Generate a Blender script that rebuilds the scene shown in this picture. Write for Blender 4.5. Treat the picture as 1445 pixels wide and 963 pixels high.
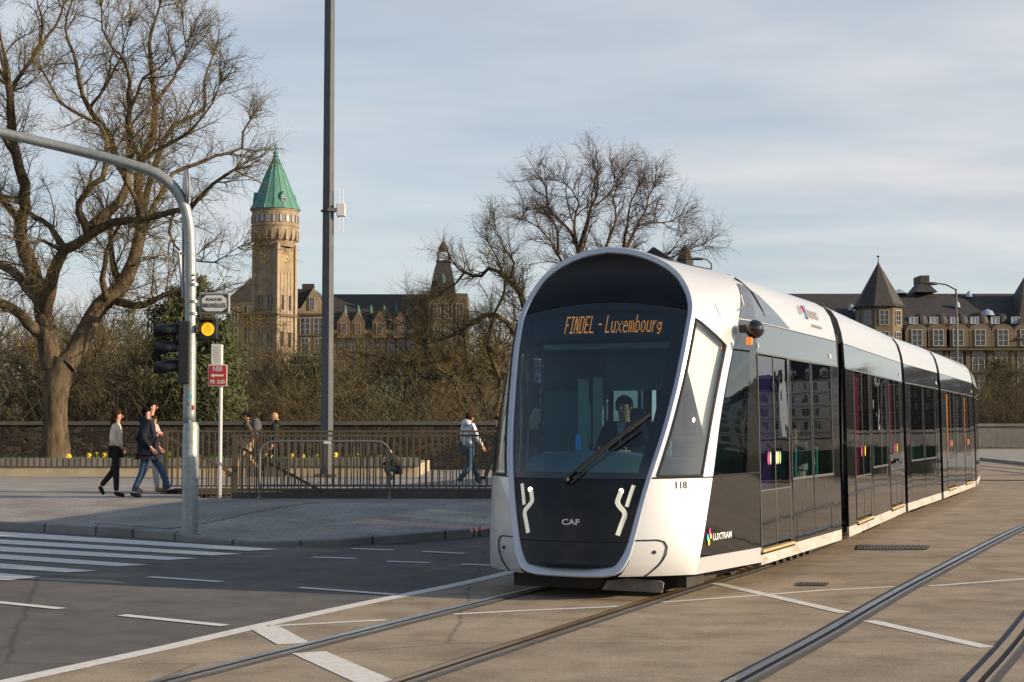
import bpy, math, random
import numpy as np
from mathutils import Vector, Matrix, noise
R = math.radians
random.seed(7)
for o in list(bpy.data.objects): bpy.data.objects.remove(o)
SC = bpy.context.scene
COL = SC.collection

# ------------------------------------------------------------------ camera
CH = 1.66; FP = 2200.0; PITCH = math.atan(123.5 / FP)
cam = bpy.data.cameras.new('camera'); camo = bpy.data.objects.new('camera', cam); COL.objects.link(camo)
camo.location = (0, 0, CH); camo.rotation_euler = (R(90) + PITCH, 0, 0)
cam.sensor_width = 36; cam.lens = FP / 1445 * 36; cam.clip_start = .1; cam.clip_end = 6000
SC.camera = camo
SC.render.resolution_x = 1024; SC.render.resolution_y = 682

# ------------------------------------------------------------------ sun and sky
SUN_EL = 16.0
sx, sy = .963, -.269
el = R(SUN_EL)
sdir = Vector((sx * math.cos(el), sy * math.cos(el), math.sin(el))).normalized()
sl = bpy.data.lights.new('sun', 'SUN'); sl.energy = 5.0; sl.angle = R(.5); sl.color = (1, .78, .53)
so = bpy.data.objects.new('sun', sl); COL.objects.link(so)
so.rotation_euler = (-sdir).to_track_quat('-Z', 'Y').to_euler()
W = bpy.data.worlds.new('World'); SC.world = W; W.use_nodes = True
nt = W.node_tree; N = nt.nodes; Lk = nt.links
bg = N['Background']; bg.inputs['Strength'].default_value = .12
sky = N.new('ShaderNodeTexSky'); sky.sky_type = 'NISHITA'; sky.sun_disc = False
sky.sun_elevation = el; sky.sun_rotation = math.atan2(sx, sy); sky.air_density = 1.0; sky.dust_density = .6; sky.ozone_density = 2.0
tc = N.new('ShaderNodeTexCoord')
sep = N.new('ShaderNodeSeparateXYZ'); Lk.new(tc.outputs['Generated'], sep.inputs[0])
def wm(op, a, b=None):
    n = N.new('ShaderNodeMath'); n.operation = op
    for i, v in enumerate((a, b)):
        if v is None: continue
        if isinstance(v, (int, float)): n.inputs[i].default_value = v
        else: Lk.new(v, n.inputs[i])
    return n.outputs[0]
za = wm('ADD', wm('MAXIMUM', sep.outputs[2], 0.0), .10)
cmb = N.new('ShaderNodeCombineXYZ')
Lk.new(wm('DIVIDE', sep.outputs[0], za), cmb.inputs[0]); Lk.new(wm('DIVIDE', sep.outputs[1], za), cmb.inputs[1])
mp = N.new('ShaderNodeMapping'); mp.inputs['Rotation'].default_value = (0, 0, R(38)); mp.inputs['Scale'].default_value = (.75, 1.3, 1)
Lk.new(cmb.outputs[0], mp.inputs[0])
n1 = N.new('ShaderNodeTexNoise'); n1.inputs['Scale'].default_value = .75; n1.inputs['Detail'].default_value = 9; n1.inputs['Roughness'].default_value = .52; n1.inputs['Distortion'].default_value = .35
Lk.new(mp.outputs[0], n1.inputs['Vector'])
r1 = N.new('ShaderNodeValToRGB'); r1.color_ramp.elements[0].position = .36; r1.color_ramp.elements[1].position = .66
Lk.new(n1.outputs['Fac'], r1.inputs[0])
n2 = N.new('ShaderNodeTexNoise'); n2.inputs['Scale'].default_value = 1.6; n2.inputs['Detail'].default_value = 7
Lk.new(mp.outputs[0], n2.inputs['Vector'])
r2 = N.new('ShaderNodeValToRGB'); r2.color_ramp.elements[0].position = .35; r2.color_ramp.elements[1].position = .7
r2.color_ramp.elements[0].color = (3.6, 3.85, 4.2, 1); r2.color_ramp.elements[1].color = (5.0, 4.9, 4.9, 1)
Lk.new(n2.outputs['Fac'], r2.inputs[0])
dt_ = N.new('ShaderNodeVectorMath'); dt_.operation = 'DOT_PRODUCT'; Lk.new(tc.outputs['Generated'], dt_.inputs[0]); dt_.inputs[1].default_value = tuple(sdir)
fwd = wm('ADD', wm('MULTIPLY', wm('POWER', wm('MAXIMUM', dt_.outputs['Value'], 0.0), 5.0), 2.2), 1.0)
cm_ = N.new('ShaderNodeMixRGB'); cm_.blend_type = 'MULTIPLY'; cm_.inputs[0].default_value = 1; Lk.new(r2.outputs[0], cm_.inputs[1]); Lk.new(fwd, cm_.inputs[2])
mx = N.new('ShaderNodeMixRGB'); mrz = N.new('ShaderNodeMapRange'); mrz.interpolation_type = 'SMOOTHSTEP'; mrz.inputs[1].default_value = .30; mrz.inputs[2].default_value = .72; mrz.inputs[3].default_value = 1.0; mrz.inputs[4].default_value = .12; Lk.new(sep.outputs[2], mrz.inputs[0])
Lk.new(wm('MULTIPLY', wm('ADD', wm('MULTIPLY', r1.outputs[0], .55), .45), mrz.outputs[0]), mx.inputs[0]); Lk.new(sky.outputs[0], mx.inputs[1]); Lk.new(cm_.outputs[0], mx.inputs[2])
Lk.new(mx.outputs[0], bg.inputs['Color'])
SC.view_settings.view_transform = 'Standard'; SC.view_settings.look = 'None'; SC.view_settings.exposure = 0.45; SC.view_settings.gamma = 1
SC.render.engine = 'CYCLES'
try:
    SC.cycles.max_bounces = 7; SC.cycles.transparent_max_bounces = 24; SC.cycles.glossy_bounces = 4; SC.cycles.caustics_reflective = False; SC.cycles.caustics_refractive = False
except Exception: pass

# ------------------------------------------------------------------ picture <-> place helpers
def ray(px, py):
    a = (px - 722.5) / FP; b = (481.5 - py) / FP
    return Vector((a, math.cos(PITCH) - b * math.sin(PITCH), math.sin(PITCH) + b * math.cos(PITCH)))
def G(px, py, z=0.0):
    d = ray(px, py); k = (z - CH) / d.z
    return Vector((d.x * k, d.y * k, z))
def P(px, py, y):
    d = ray(px, py); k = y / d.y
    return Vector((d.x * k, y, CH + d.z * k))

# ------------------------------------------------------------------ materials
def mat(name, col, rough=.6, metal=0.0, spec=.5, var=None, vscale=3.0, bump=0.0, bscale=30.0, coat=0.0, emit=None, estr=0.0, stretch=None, detail=6, coords='Object'):
    m = bpy.data.materials.new(name); m.use_nodes = True; t = m.node_tree; b = t.nodes['Principled BSDF']
    b.inputs['Base Color'].default_value = (*col, 1); b.inputs['Roughness'].default_value = rough; b.inputs['Metallic'].default_value = metal
    b.inputs['Specular IOR Level'].default_value = spec; b.inputs['Coat Weight'].default_value = coat
    b.inputs['Coat Roughness'].default_value = .04
    if emit: b.inputs['Emission Color'].default_value = (*emit, 1); b.inputs['Emission Strength'].default_value = estr
    tcn = t.nodes.new('ShaderNodeTexCoord'); vec = tcn.outputs[coords]
    if stretch:
        mpn = t.nodes.new('ShaderNodeMapping'); mpn.inputs['Scale'].default_value = stretch; t.links.new(vec, mpn.inputs[0]); vec = mpn.outputs[0]
    if var:
        nn = t.nodes.new('ShaderNodeTexNoise'); nn.inputs['Scale'].default_value = vscale; nn.inputs['Detail'].default_value = detail; nn.inputs['Roughness'].default_value = .6
        t.links.new(vec, nn.inputs['Vector'])
        cr = t.nodes.new('ShaderNodeValToRGB'); cr.color_ramp.elements[0].position = .3; cr.color_ramp.elements[1].position = .7
        cr.color_ramp.elements[0].color = (*col, 1); cr.color_ramp.elements[1].color = (*var, 1)
        t.links.new(nn.outputs['Fac'], cr.inputs[0]); t.links.new(cr.outputs[0], b.inputs['Base Color'])
    if bump:
        bn = t.nodes.new('ShaderNodeTexNoise'); bn.inputs['Scale'].default_value = bscale; bn.inputs['Detail'].default_value = 4
        t.links.new(vec, bn.inputs['Vector'])
        bp = t.nodes.new('ShaderNodeBump'); bp.inputs['Strength'].default_value = bump; bp.inputs['Distance'].default_value = .02
        t.links.new(bn.outputs['Fac'], bp.inputs['Height']); t.links.new(bp.outputs[0], b.inputs['Normal'])
        if coat: t.links.new(bp.outputs[0], b.inputs['Coat Normal'])
    return m
def glass(name, tint, wav=.0, ior=1.5, rough=.0, diff=0.0, dcol=(0, 0, 0)):
    m = bpy.data.materials.new(name); m.use_nodes = True; t = m.node_tree
    for n in list(t.nodes): t.nodes.remove(n)
    out = t.nodes.new('ShaderNodeOutputMaterial'); mxs = t.nodes.new('ShaderNodeMixShader'); tr = t.nodes.new('ShaderNodeBsdfTransparent')
    gl = t.nodes.new('ShaderNodeBsdfGlossy'); fr = t.nodes.new('ShaderNodeFresnel'); fr.inputs[0].default_value = ior
    ge_ = t.nodes.new('ShaderNodeNewGeometry'); mi_ = t.nodes.new('ShaderNodeMapRange'); mi_.inputs[3].default_value = ior; mi_.inputs[4].default_value = 1 / ior; t.links.new(ge_.outputs['Backfacing'], mi_.inputs[0]); t.links.new(mi_.outputs[0], fr.inputs[0])   # both faces of a pane reflect alike
    gl.inputs['Roughness'].default_value = rough; gl.inputs['Color'].default_value = (1, 1, 1, 1); tr.inputs[0].default_value = (*tint, 1)
    src = tr.outputs[0]
    if diff:
        df = t.nodes.new('ShaderNodeBsdfDiffuse'); df.inputs[0].default_value = (*dcol, 1); m2 = t.nodes.new('ShaderNodeMixShader'); m2.inputs[0].default_value = diff
        t.links.new(src, m2.inputs[1]); t.links.new(df.outputs[0], m2.inputs[2]); src = m2.outputs[0]
    t.links.new(fr.outputs[0], mxs.inputs[0]); t.links.new(src, mxs.inputs[1]); t.links.new(gl.outputs[0], mxs.inputs[2]); t.links.new(mxs.outputs[0], out.inputs[0])
    if wav:
        tcn = t.nodes.new('ShaderNodeTexCoord'); nn = t.nodes.new('ShaderNodeTexNoise'); nn.inputs['Scale'].default_value = 1.6; nn.inputs['Detail'].default_value = 1.5
        t.links.new(tcn.outputs['Object'], nn.inputs['Vector']); bp = t.nodes.new('ShaderNodeBump'); bp.inputs['Strength'].default_value = wav; bp.inputs['Distance'].default_value = .02
        t.links.new(nn.outputs['Fac'], bp.inputs['Height']); t.links.new(bp.outputs[0], gl.inputs['Normal']); t.links.new(bp.outputs[0], fr.inputs['Normal'])
    return m
def emitter(name, c, s):
    return mat(name, (c[0] * .5, c[1] * .5, c[2] * .5), .4, emit=c, estr=s)
def brick(name, c1, c2, mortar, scale, rough=.85, bw=.5, rh=.25, ms=.02, bump=.4, offset=.5, var=None):
    m = mat(name, c1, rough); t = m.node_tree; b = t.nodes['Principled BSDF']; tcn = t.nodes['Texture Coordinate']
    bt = t.nodes.new('ShaderNodeTexBrick'); bt.inputs['Color1'].default_value = (*c1, 1); bt.inputs['Color2'].default_value = (*c2, 1); bt.inputs['Mortar'].default_value = (*mortar, 1)
    bt.inputs['Scale'].default_value = scale; bt.inputs['Brick Width'].default_value = bw; bt.inputs['Row Height'].default_value = rh; bt.inputs['Mortar Size'].default_value = ms; bt.offset = offset
    t.links.new(tcn.outputs['Object'], bt.inputs['Vector'])
    src = bt.outputs['Color']
    nn = t.nodes.new('ShaderNodeTexNoise'); nn.inputs['Scale'].default_value = .9; nn.inputs['Detail'].default_value = 8; t.links.new(tcn.outputs['Object'], nn.inputs['Vector'])
    mr = t.nodes.new('ShaderNodeMapRange'); mr.inputs[1].default_value = .3; mr.inputs[2].default_value = .7; mr.inputs[3].default_value = .72; mr.inputs[4].default_value = 1.15
    t.links.new(nn.outputs['Fac'], mr.inputs[0]); mm = t.nodes.new('ShaderNodeMixRGB'); mm.blend_type = 'MULTIPLY'; mm.inputs[0].default_value = 1
    t.links.new(src, mm.inputs[1]); t.links.new(mr.outputs[0], mm.inputs[2]); t.links.new(mm.outputs[0], b.inputs['Base Color'])
    if bump:
        bp = t.nodes.new('ShaderNodeBump'); bp.inputs['Strength'].default_value = bump; bp.inputs['Distance'].default_value = .01
        t.links.new(bt.outputs['Fac'], bp.inputs['Height']); bp.invert = True; t.links.new(bp.outputs[0], b.inputs['Normal'])
    return m
def asphalt(name, ca, cb, stain, sc=1.0, streak=None):
    m = mat(name, ca, .85); t = m.node_tree; b = t.nodes['Principled BSDF']; tcn = t.nodes['Texture Coordinate']; v = tcn.outputs['Object']
    def nz(scale, det, vec=v, ro=.6):
        n = t.nodes.new('ShaderNodeTexNoise'); n.inputs['Scale'].default_value = scale; n.inputs['Detail'].default_value = det; n.inputs['Roughness'].default_value = ro; t.links.new(vec, n.inputs['Vector']); return n.outputs['Fac']
    def ramp(f, p0, c0, p1, c1):
        r = t.nodes.new('ShaderNodeValToRGB'); r.color_ramp.elements[0].position = p0; r.color_ramp.elements[1].position = p1
        r.color_ramp.elements[0].color = (*c0, 1); r.color_ramp.elements[1].color = (*c1, 1); t.links.new(f, r.inputs[0]); return r.outputs[0]
    def mul(a, bb, k=1.0):
        q = t.nodes.new('ShaderNodeMixRGB'); q.blend_type = 'MULTIPLY'; q.inputs[0].default_value = k; t.links.new(a, q.inputs[1]); t.links.new(bb, q.inputs[2]); return q.outputs[0]
    base = ramp(nz(.35, 8), .32, ca, .68, cb)
    grit = ramp(nz(85, 3, ro=.75), .33, (.45, .45, .45), .67, (1.5, 1.5, 1.5))
    patch = ramp(nz(1.7, 6), .35, stain, .55, (1, 1, 1))
    c = mul(mul(base, grit, .8), patch, .9)
    if streak:
        mpn = t.nodes.new('ShaderNodeMapping'); mpn.inputs['Rotation'].default_value = (0, 0, streak); mpn.inputs['Scale'].default_value = (.4, 1.1, 1); t.links.new(v, mpn.inputs[0])
        c = mul(c, ramp(nz(1.5, 5, mpn.outputs[0]), .36, (.62, .6, .58), .62, (1.06, 1.06, 1.06)), .45)
    # thin cracks
    vo = t.nodes.new('ShaderNodeTexVoronoi'); vo.feature = 'DISTANCE_TO_EDGE'; vo.inputs['Scale'].default_value = .16
    mw = t.nodes.new('ShaderNodeMixRGB'); mw.inputs[0].default_value = .12
    nn = t.nodes.new('ShaderNodeTexNoise'); nn.inputs['Scale'].default_value = 1.3; nn.inputs['Detail'].default_value = 6; t.links.new(v, nn.inputs['Vector'])
    t.links.new(v, mw.inputs[1]); t.links.new(nn.outputs['Color'], mw.inputs[2]); t.links.new(mw.outputs[0], vo.inputs['Vector'])
    c = mul(c, ramp(vo.outputs['Distance'], 0.0, (.4, .4, .4), .0035, (1, 1, 1)), .75)
    t.links.new(c, b.inputs['Base Color'])
    bp = t.nodes.new('ShaderNodeBump'); bp.inputs['Strength'].default_value = .55; bp.inputs['Distance'].default_value = .006
    t.links.new(nz(85, 3, ro=.75), bp.inputs['Height']); t.links.new(bp.outputs[0], b.inputs['Normal'])
    return m

M = {}
M['white'] = mat('tram_white', (.555, .57, .585), .32, metal=.25, coat=.6, var=(.55, .56, .575), vscale=2.2, bump=.02, bscale=1.2)
M['ring'] = mat('ring_white_shaded', (.46, .51, .58), .3, metal=.2, coat=.5)  # bluish shade on the white hoop is put into its colour
M['skirt'] = mat('skirt_dirty_white', (.58, .58, .56), .4, var=(.34, .30, .25), vscale=5, stretch=(1, .5, 3))
M['gloss'] = mat('gloss_black', (.008, .008, .009), .05, spec=.5, coat=.55, bump=.16, bscale=1.3, var=(.02, .02, .02), vscale=20)
M['maskblack'] = mat('mask_black', (.003, .004, .006), .06, spec=.32, coat=.0)
M['dome'] = mat('dome_black', (.004, .006, .010), .3, spec=.3, coat=.0)
M['band'] = mat('band_grey', (.045, .047, .05), .07, spec=.9, coat=1, bump=.07, bscale=1.0)
M['glass'] = glass('tram_glass', (.40, .50, .49), .055, 1.9)
M['wind'] = glass('windscreen_glass', (.29, .48, .53), .02, 1.75)
M['cheekglass'] = glass('cab_side_glass', (.93, .94, .88), .04, 1.7)
M['door_violet'] = glass('door_glass_violet_reflection', (.30, .27, .46), .055, 1.8)  # violet reflection put into the glass tint
M['door_magenta'] = glass('door_glass_magenta', (.50, .38, .45), .055, 1.55)
M['door_orange'] = glass('door_glass_orange', (.75, .7, .55), .06, 1.4)
M['rubber'] = mat('rubber', (.012, .012, .012), .6)
M['trim'] = mat('grey_trim', (.16, .16, .16), .35, metal=.4)
M['dark'] = mat('under_dark', (.02, .02, .02), .8, var=(.04, .035, .03), vscale=6)
M['under'] = mat('under_grey', (.20, .19, .175), .6, var=(.11, .1, .09), vscale=5)
M['steel'] = mat('steel', (.33, .34, .36), .28, metal=1, var=(.24, .24, .25), vscale=3)
M['railsteel'] = mat('rail_steel', (.44, .47, .51), .25, metal=.9, var=(.3, .32, .35), vscale=2)
M['rail_orange'] = mat('rail_rust', (.48, .33, .17), .4, metal=.7, var=(.34, .22, .11), vscale=4)
M['groove'] = mat('groove', (.012, .012, .012), .9)
M['tar'] = mat('tar', (.045, .042, .04), .7, var=(.09, .08, .07), vscale=6)
M['galv'] = mat('galvanised', (.36, .39, .38), .45, metal=.5, var=(.24, .27, .265), vscale=14, bump=.1, bscale=40)
M['yellow'] = mat('yellow_sill', (.55, .42, .18), .5, var=(.36, .28, .15), vscale=9)
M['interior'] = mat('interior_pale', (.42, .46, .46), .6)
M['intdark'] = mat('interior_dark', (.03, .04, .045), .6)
M['teal'] = mat('seat_teal', (.03, .33, .32), .7)
M['magenta'] = mat('vestibule_magenta', (.20, .008, .06), .5)
M['orange'] = mat('vestibule_orange', (.75, .30, .03), .5)
M['violet'] = mat('vestibule_violet_reflection', (.045, .04, .11), .5)  # violet reflection in the door is put into this panel colour
M['led'] = emitter('led_orange', (1.0, .27, .04), 1.15)
M['amber'] = emitter('amber_light', (1.0, .42, .012), .95)
M['ind'] = emitter('indicator', (1, .2, .02), .8)
M['lightbar'] = mat('light_bar', (.72, .72, .60), .3, emit=(1, .95, .75), estr=.18)
M['lamp'] = emitter('lamp_white', (1, .95, .8), 1.6)
M['text_w'] = mat('lettering_white', (.75, .75, .75), .5)
M['text_k'] = mat('lettering_black', (.02, .02, .02), .6)
M['chrome'] = mat('chrome', (.6, .6, .6), .25, metal=1)
M['pink'] = mat('dot_pink', (.75, .04, .25), .5); M['cyan'] = mat('dot_cyan', (.05, .5, .65), .5); M['lime'] = mat('dot_yellow', (.8, .6, .05), .5); M['green'] = mat('dot_green', (.25, .5, .3), .5)
M['asph'] = asphalt('asphalt', (.09, .085, .078), (.15, .138, .12), (.62, .62, .64))
M['tan'] = asphalt('tram_bed_asphalt', (.29, .232, .162), (.39, .315, .225), (.66, .64, .62), streak=R(1))
M['pave'] = brick('pavement_blocks', (.33, .305, .27), (.28, .26, .23), (.18, .17, .15), 1.0, bw=.3, rh=.2, ms=.008, bump=.15)
M['kerb'] = brick('kerb_granite', (.27, .27, .26), (.2, .2, .195), (.08, .08, .08), 1.0, bw=1.0, rh=3, ms=.02, bump=.2)
M['paint'] = mat('road_paint', (.78, .76, .70), .7, var=(.56, .54, .50), vscale=14, bump=.2, bscale=60, detail=10)
M['tact'] = brick('tactile', (.42, .39, .34), (.38, .35, .31), (.22, .21, .19), 1.0, bw=.1, rh=.1, ms=.03, bump=.8, offset=0)
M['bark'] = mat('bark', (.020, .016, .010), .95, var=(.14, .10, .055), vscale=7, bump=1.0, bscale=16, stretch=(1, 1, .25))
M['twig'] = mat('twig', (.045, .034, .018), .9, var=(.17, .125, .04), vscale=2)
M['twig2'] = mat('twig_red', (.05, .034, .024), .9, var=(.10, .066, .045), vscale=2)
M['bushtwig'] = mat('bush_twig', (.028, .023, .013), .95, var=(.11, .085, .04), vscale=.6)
M['leaf'] = mat('evergreen_leaf', (.018, .032, .010), .8, var=(.075, .085, .022), vscale=1.5)
M['leaf_dark'] = mat('evergreen_dark_leaf', (.018, .03, .013), .7, var=(.05, .06, .022), vscale=1.5)
M['soil'] = mat('wood_floor', (.035, .028, .016), 1, var=(.07, .055, .03), vscale=.5)
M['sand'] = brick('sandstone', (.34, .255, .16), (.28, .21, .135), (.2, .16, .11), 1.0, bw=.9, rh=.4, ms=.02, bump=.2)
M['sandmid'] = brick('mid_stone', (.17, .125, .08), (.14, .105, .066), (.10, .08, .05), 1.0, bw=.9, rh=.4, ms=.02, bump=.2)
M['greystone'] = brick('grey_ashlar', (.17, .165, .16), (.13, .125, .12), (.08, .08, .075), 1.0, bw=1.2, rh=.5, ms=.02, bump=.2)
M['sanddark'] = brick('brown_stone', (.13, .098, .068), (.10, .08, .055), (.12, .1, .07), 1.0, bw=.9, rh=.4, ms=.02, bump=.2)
M['stonegrey'] = mat('dressed_stone', (.36, .29, .20), .85, var=(.27, .21, .14), vscale=1.2)
M['slate'] = mat('slate', (.024, .024, .026), .75, var=(.055, .048, .043), vscale=1.3, stretch=(1, 1, 4))
M['copper'] = mat('copper_green', (.05, .165, .13), .65, var=(.10, .26, .20), vscale=1.2, stretch=(2, 2, .3))
M['copper_dark'] = mat('copper_dull', (.05, .14, .11), .7)
M['gold'] = mat('gold', (.95, .72, .28), .35, metal=.4)
M['winframe'] = mat('window_frame_white', (.36, .35, .32), .6)
M['winglass'] = mat('window_glass', (.03, .035, .04), .08, spec=.8)
M['winlight'] = mat('skylight_glass', (.30, .38, .46), .2, spec=.8)
M['cream'] = mat('render_cream', (.62, .56, .42), .8, var=(.54, .48, .36), vscale=.4)
M['pale'] = mat('render_white', (.72, .72, .70), .8, var=(.62, .62, .6), vscale=.4)
M['ochre'] = mat('render_ochre', (.52, .38, .2), .8, var=(.45, .33, .18), vscale=.4)
M['bronze'] = mat('bronze_paint', (.13, .105, .062), .45, metal=.3, var=(.08, .066, .04), vscale=5)
M['polepaint'] = mat('pole_paint', (.095, .10, .107), .6, var=(.07, .075, .08), vscale=2)
M['lightpole'] = mat('pole_white', (.6, .6, .57), .5)
M['box'] = mat('box_white', (.6, .6, .58), .5)
M['black'] = mat('signal_black', (.012, .013, .014), .5)
M['dimgreen'] = mat('green_lens', (.01, .12, .09), .1); M['dimred'] = mat('red_lens', (.05, .006, .006), .1)
M['red'] = mat('sign_red', (.36, .025, .02), .5)
M['signw'] = mat('sign_white', (.55, .55, .52), .5)
M['signback'] = mat('sign_back', (.30, .31, .31), .45, metal=.5)
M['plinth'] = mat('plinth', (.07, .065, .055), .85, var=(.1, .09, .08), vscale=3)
M['concrete'] = mat('planter_concrete', (.44, .37, .25), .85, var=(.33, .27, .18), vscale=1.8, detail=9)
M['capping'] = brick('capping', (.20, .185, .155), (.15, .14, .115), (.04, .036, .03), 1.0, bw=.16, rh=2, ms=.022, bump=.5, offset=0)
M['grass'] = mat('planter_soil', (.05, .055, .02), 1, var=(.09, .065, .04), vscale=8)
M['daff'] = mat('daffodil_yellow', (.85, .60, .03), .6); M['stem'] = mat('stem_green', (.07, .16, .04), .7)
M['skin'] = mat('skin', (.50, .27, .19), .6); M['hairb'] = mat('hair_black', (.010, .007, .006), .9, spec=.1); M['hairbr'] = mat('hair_brown', (.045, .020, .010), .9, spec=.1); M['hairblond'] = mat('hair_blonde', (.42, .25, .11), .6)
def cloth(n, c, v=None): return mat(n, c, .9, var=v or tuple(x * .7 for x in c), vscale=9, bump=.4, bscale=14)

def stone_wall_mat():
    m = mat('rubble_stone', (.08, .06, .04), .95); t = m.node_tree; b = t.nodes['Principled BSDF']; tcn = t.nodes['Texture Coordinate']
    mpn = t.nodes.new('ShaderNodeMapping'); mpn.inputs['Scale'].default_value = (1, 1, 1.6); t.links.new(tcn.outputs['Object'], mpn.inputs[0])
    vo = t.nodes.new('ShaderNodeTexVoronoi'); vo.inputs['Scale'].default_value = 4.2; vo.feature = 'DISTANCE_TO_EDGE'; t.links.new(mpn.outputs[0], vo.inputs['Vector'])
    v2 = t.nodes.new('ShaderNodeTexVoronoi'); v2.inputs['Scale'].default_value = 4.2; t.links.new(mpn.outputs[0], v2.inputs['Vector'])
    cr = t.nodes.new('ShaderNodeValToRGB'); cr.color_ramp.elements[0].color = (.014, .012, .009, 1); cr.color_ramp.elements[1].color = (.06, .047, .033, 1)
    sp = t.nodes.new('ShaderNodeSeparateColor'); t.links.new(v2.outputs['Color'], sp.inputs[0]); t.links.new(sp.outputs[0], cr.inputs[0])
    r = t.nodes.new('ShaderNodeValToRGB'); r.color_ramp.elements[0].color = (.3, .3, .3, 1); r.color_ramp.elements[1].position = .08
    t.links.new(vo.outputs['Distance'], r.inputs[0]); q = t.nodes.new('ShaderNodeMixRGB'); q.blend_type = 'MULTIPLY'; q.inputs[0].default_value = 1
    t.links.new(cr.outputs[0], q.inputs[1]); t.links.new(r.outputs[0], q.inputs[2]); t.links.new(q.outputs[0], b.inputs['Base Color'])
    bp = t.nodes.new('ShaderNodeBump'); bp.inputs['Strength'].default_value = 1; bp.inputs['Distance'].default_value = .06; t.links.new(r.outputs[0], bp.inputs['Height']); t.links.new(bp.outputs[0], b.inputs['Normal'])
    return m
M['rubble'] = stone_wall_mat()

# ------------------------------------------------------------------ mesh builder
class MB:
    def __init__(s): s.v = []; s.f = []
    def add(s, vs, fs):
        n = len(s.v); s.v.extend([tuple(v) for v in vs]); s.f.extend([tuple(i + n for i in f) for f in fs]); return s
    def quad(s, a, b, c, d): return s.add([a, b, c, d], [(0, 1, 2, 3)])
    def box(s, c, d, rz=0.0, mtx=None):
        x, y, z = d[0] / 2, d[1] / 2, d[2] / 2
        vs = [Vector((i * x, j * y, k * z)) for i in (-1, 1) for j in (-1, 1) for k in (-1, 1)]
        if rz: vs = [Matrix.Rotation(rz, 3, 'Z') @ v for v in vs]
        vs = [v + Vector(c) for v in vs]
        if mtx: vs = [mtx @ v for v in vs]
        return s.add(vs, [(0, 1, 3, 2), (4, 6, 7, 5), (0, 4, 5, 1), (2, 3, 7, 6), (0, 2, 6, 4), (1, 5, 7, 3)])
    def bar(s, a, b, w, h=None, up=Vector((0, 0, 1))):
        a = Vector(a); b = Vector(b); d = (b - a); L = d.length; d.normalize(); h = h or w
        u = d.cross(up)
        if u.length < 1e-3: u = d.cross(Vector((1, 0, 0)))
        u.normalize(); w2 = u.cross(d)
        vs = []
        for e in (a, b):
            for i, j in ((-1, -1), (1, -1), (1, 1), (-1, 1)): vs.append(e + u * i * w / 2 + w2 * j * h / 2)
        return s.add(vs, [(0, 1, 2, 3), (7, 6, 5, 4), (0, 4, 5, 1), (1, 5, 6, 2), (2, 6, 7, 3), (3, 7, 4, 0)])
    def tube(s, pts, rad, n=8, cap=True):
        pts = [Vector(p) for p in pts]
        if isinstance(rad, (int, float)): rad = [rad] * len(pts)
        base = len(s.v); u = None; K = len(pts)
        for i, p in enumerate(pts):
            d = (pts[min(i + 1, K - 1)] - pts[max(i - 1, 0)])
            if d.length < 1e-9: d = Vector((0, 0, 1))
            d.normalize()
            if u is None:
                u = d.cross(Vector((.13, .31, .94)))
                if u.length < .05: u = d.cross(Vector((1, 0, 0)))
            else: u = u - d * u.dot(d)
            if u.length < 1e-6: u = d.orthogonal()
            u.normalize(); w = d.cross(u); r = rad[i]
            for k in range(n):
                a = 2 * math.pi * k / n; q = p + u * (math.cos(a) * r) + w * (math.sin(a) * r); s.v.append((q.x, q.y, q.z))
        for i in range(K - 1):
            for k in range(n):
                a = base + i * n + k; b = base + i * n + (k + 1) % n; s.f.append((a, b, b + n, a + n))
        if cap and n > 2: s.f.append(tuple(base + k for k in range(n))[::-1]); s.f.append(tuple(base + (K - 1) * n + k for k in range(n)))
        return s
    def lathe(s, prof, c=(0, 0, 0), n=24, a0=0.0):
        base = len(s.v)
        for r, z in prof:
            for k in range(n):
                a = a0 + 2 * math.pi * k / n; s.v.append((c[0] + r * math.cos(a), c[1] + r * math.sin(a), c[2] + z))
        for i in range(len(prof) - 1):
            for k in range(n):
                a = base + i * n + k; b = base + i * n + (k + 1) % n; s.f.append((a, b, b + n, a + n))
        return s
    def sphere(s, c, r, n=14, m=9, sc=(1, 1, 1)):
        prof = [(max(1e-4, math.sin(math.pi * i / m)), -math.cos(math.pi * i / m)) for i in range(m + 1)]
        base = len(s.v); s.lathe(prof, (0, 0, 0), n)
        for i in range(base, len(s.v)):
            x, y, z = s.v[i]; s.v[i] = (c[0] + x * r * sc[0], c[1] + y * r * sc[1], c[2] + z * r * sc[2])
        return s
    def grid(s, rows):
        base = len(s.v); n = len(rows[0])
        for r in rows: s.v.extend([tuple(p) for p in r])
        for i in range(len(rows) - 1):
            for k in range(n - 1):
                a = base + i * n + k; s.f.append((a, a + 1, a + n + 1, a + n))
        return s
    def extrude(s, poly, z0, z1):   # convex/concave polygon in xy
        n = len(poly); vs = [(p[0], p[1], z0) for p in poly] + [(p[0], p[1], z1) for p in poly]
        fs = [tuple(range(n))[::-1], tuple(range(n, 2 * n))] + [(i, (i + 1) % n, (i + 1) % n + n, i + n) for i in range(n)]
        return s.add(vs, fs)
    def disc(s, c, r, nrm, n=20, sc=(1, 1)):
        nrm = Vector(nrm).normalized(); u = nrm.orthogonal().normalized()
        if abs(nrm.z) < .9: u = Vector((0, 0, 1)).cross(nrm).normalized()
        w = nrm.cross(u); c = Vector(c)
        return s.add([c + u * math.cos(2 * math.pi * k / n) * r * sc[0] + w * math.sin(2 * math.pi * k / n) * r * sc[1] for k in range(n)], [tuple(range(n))])
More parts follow.
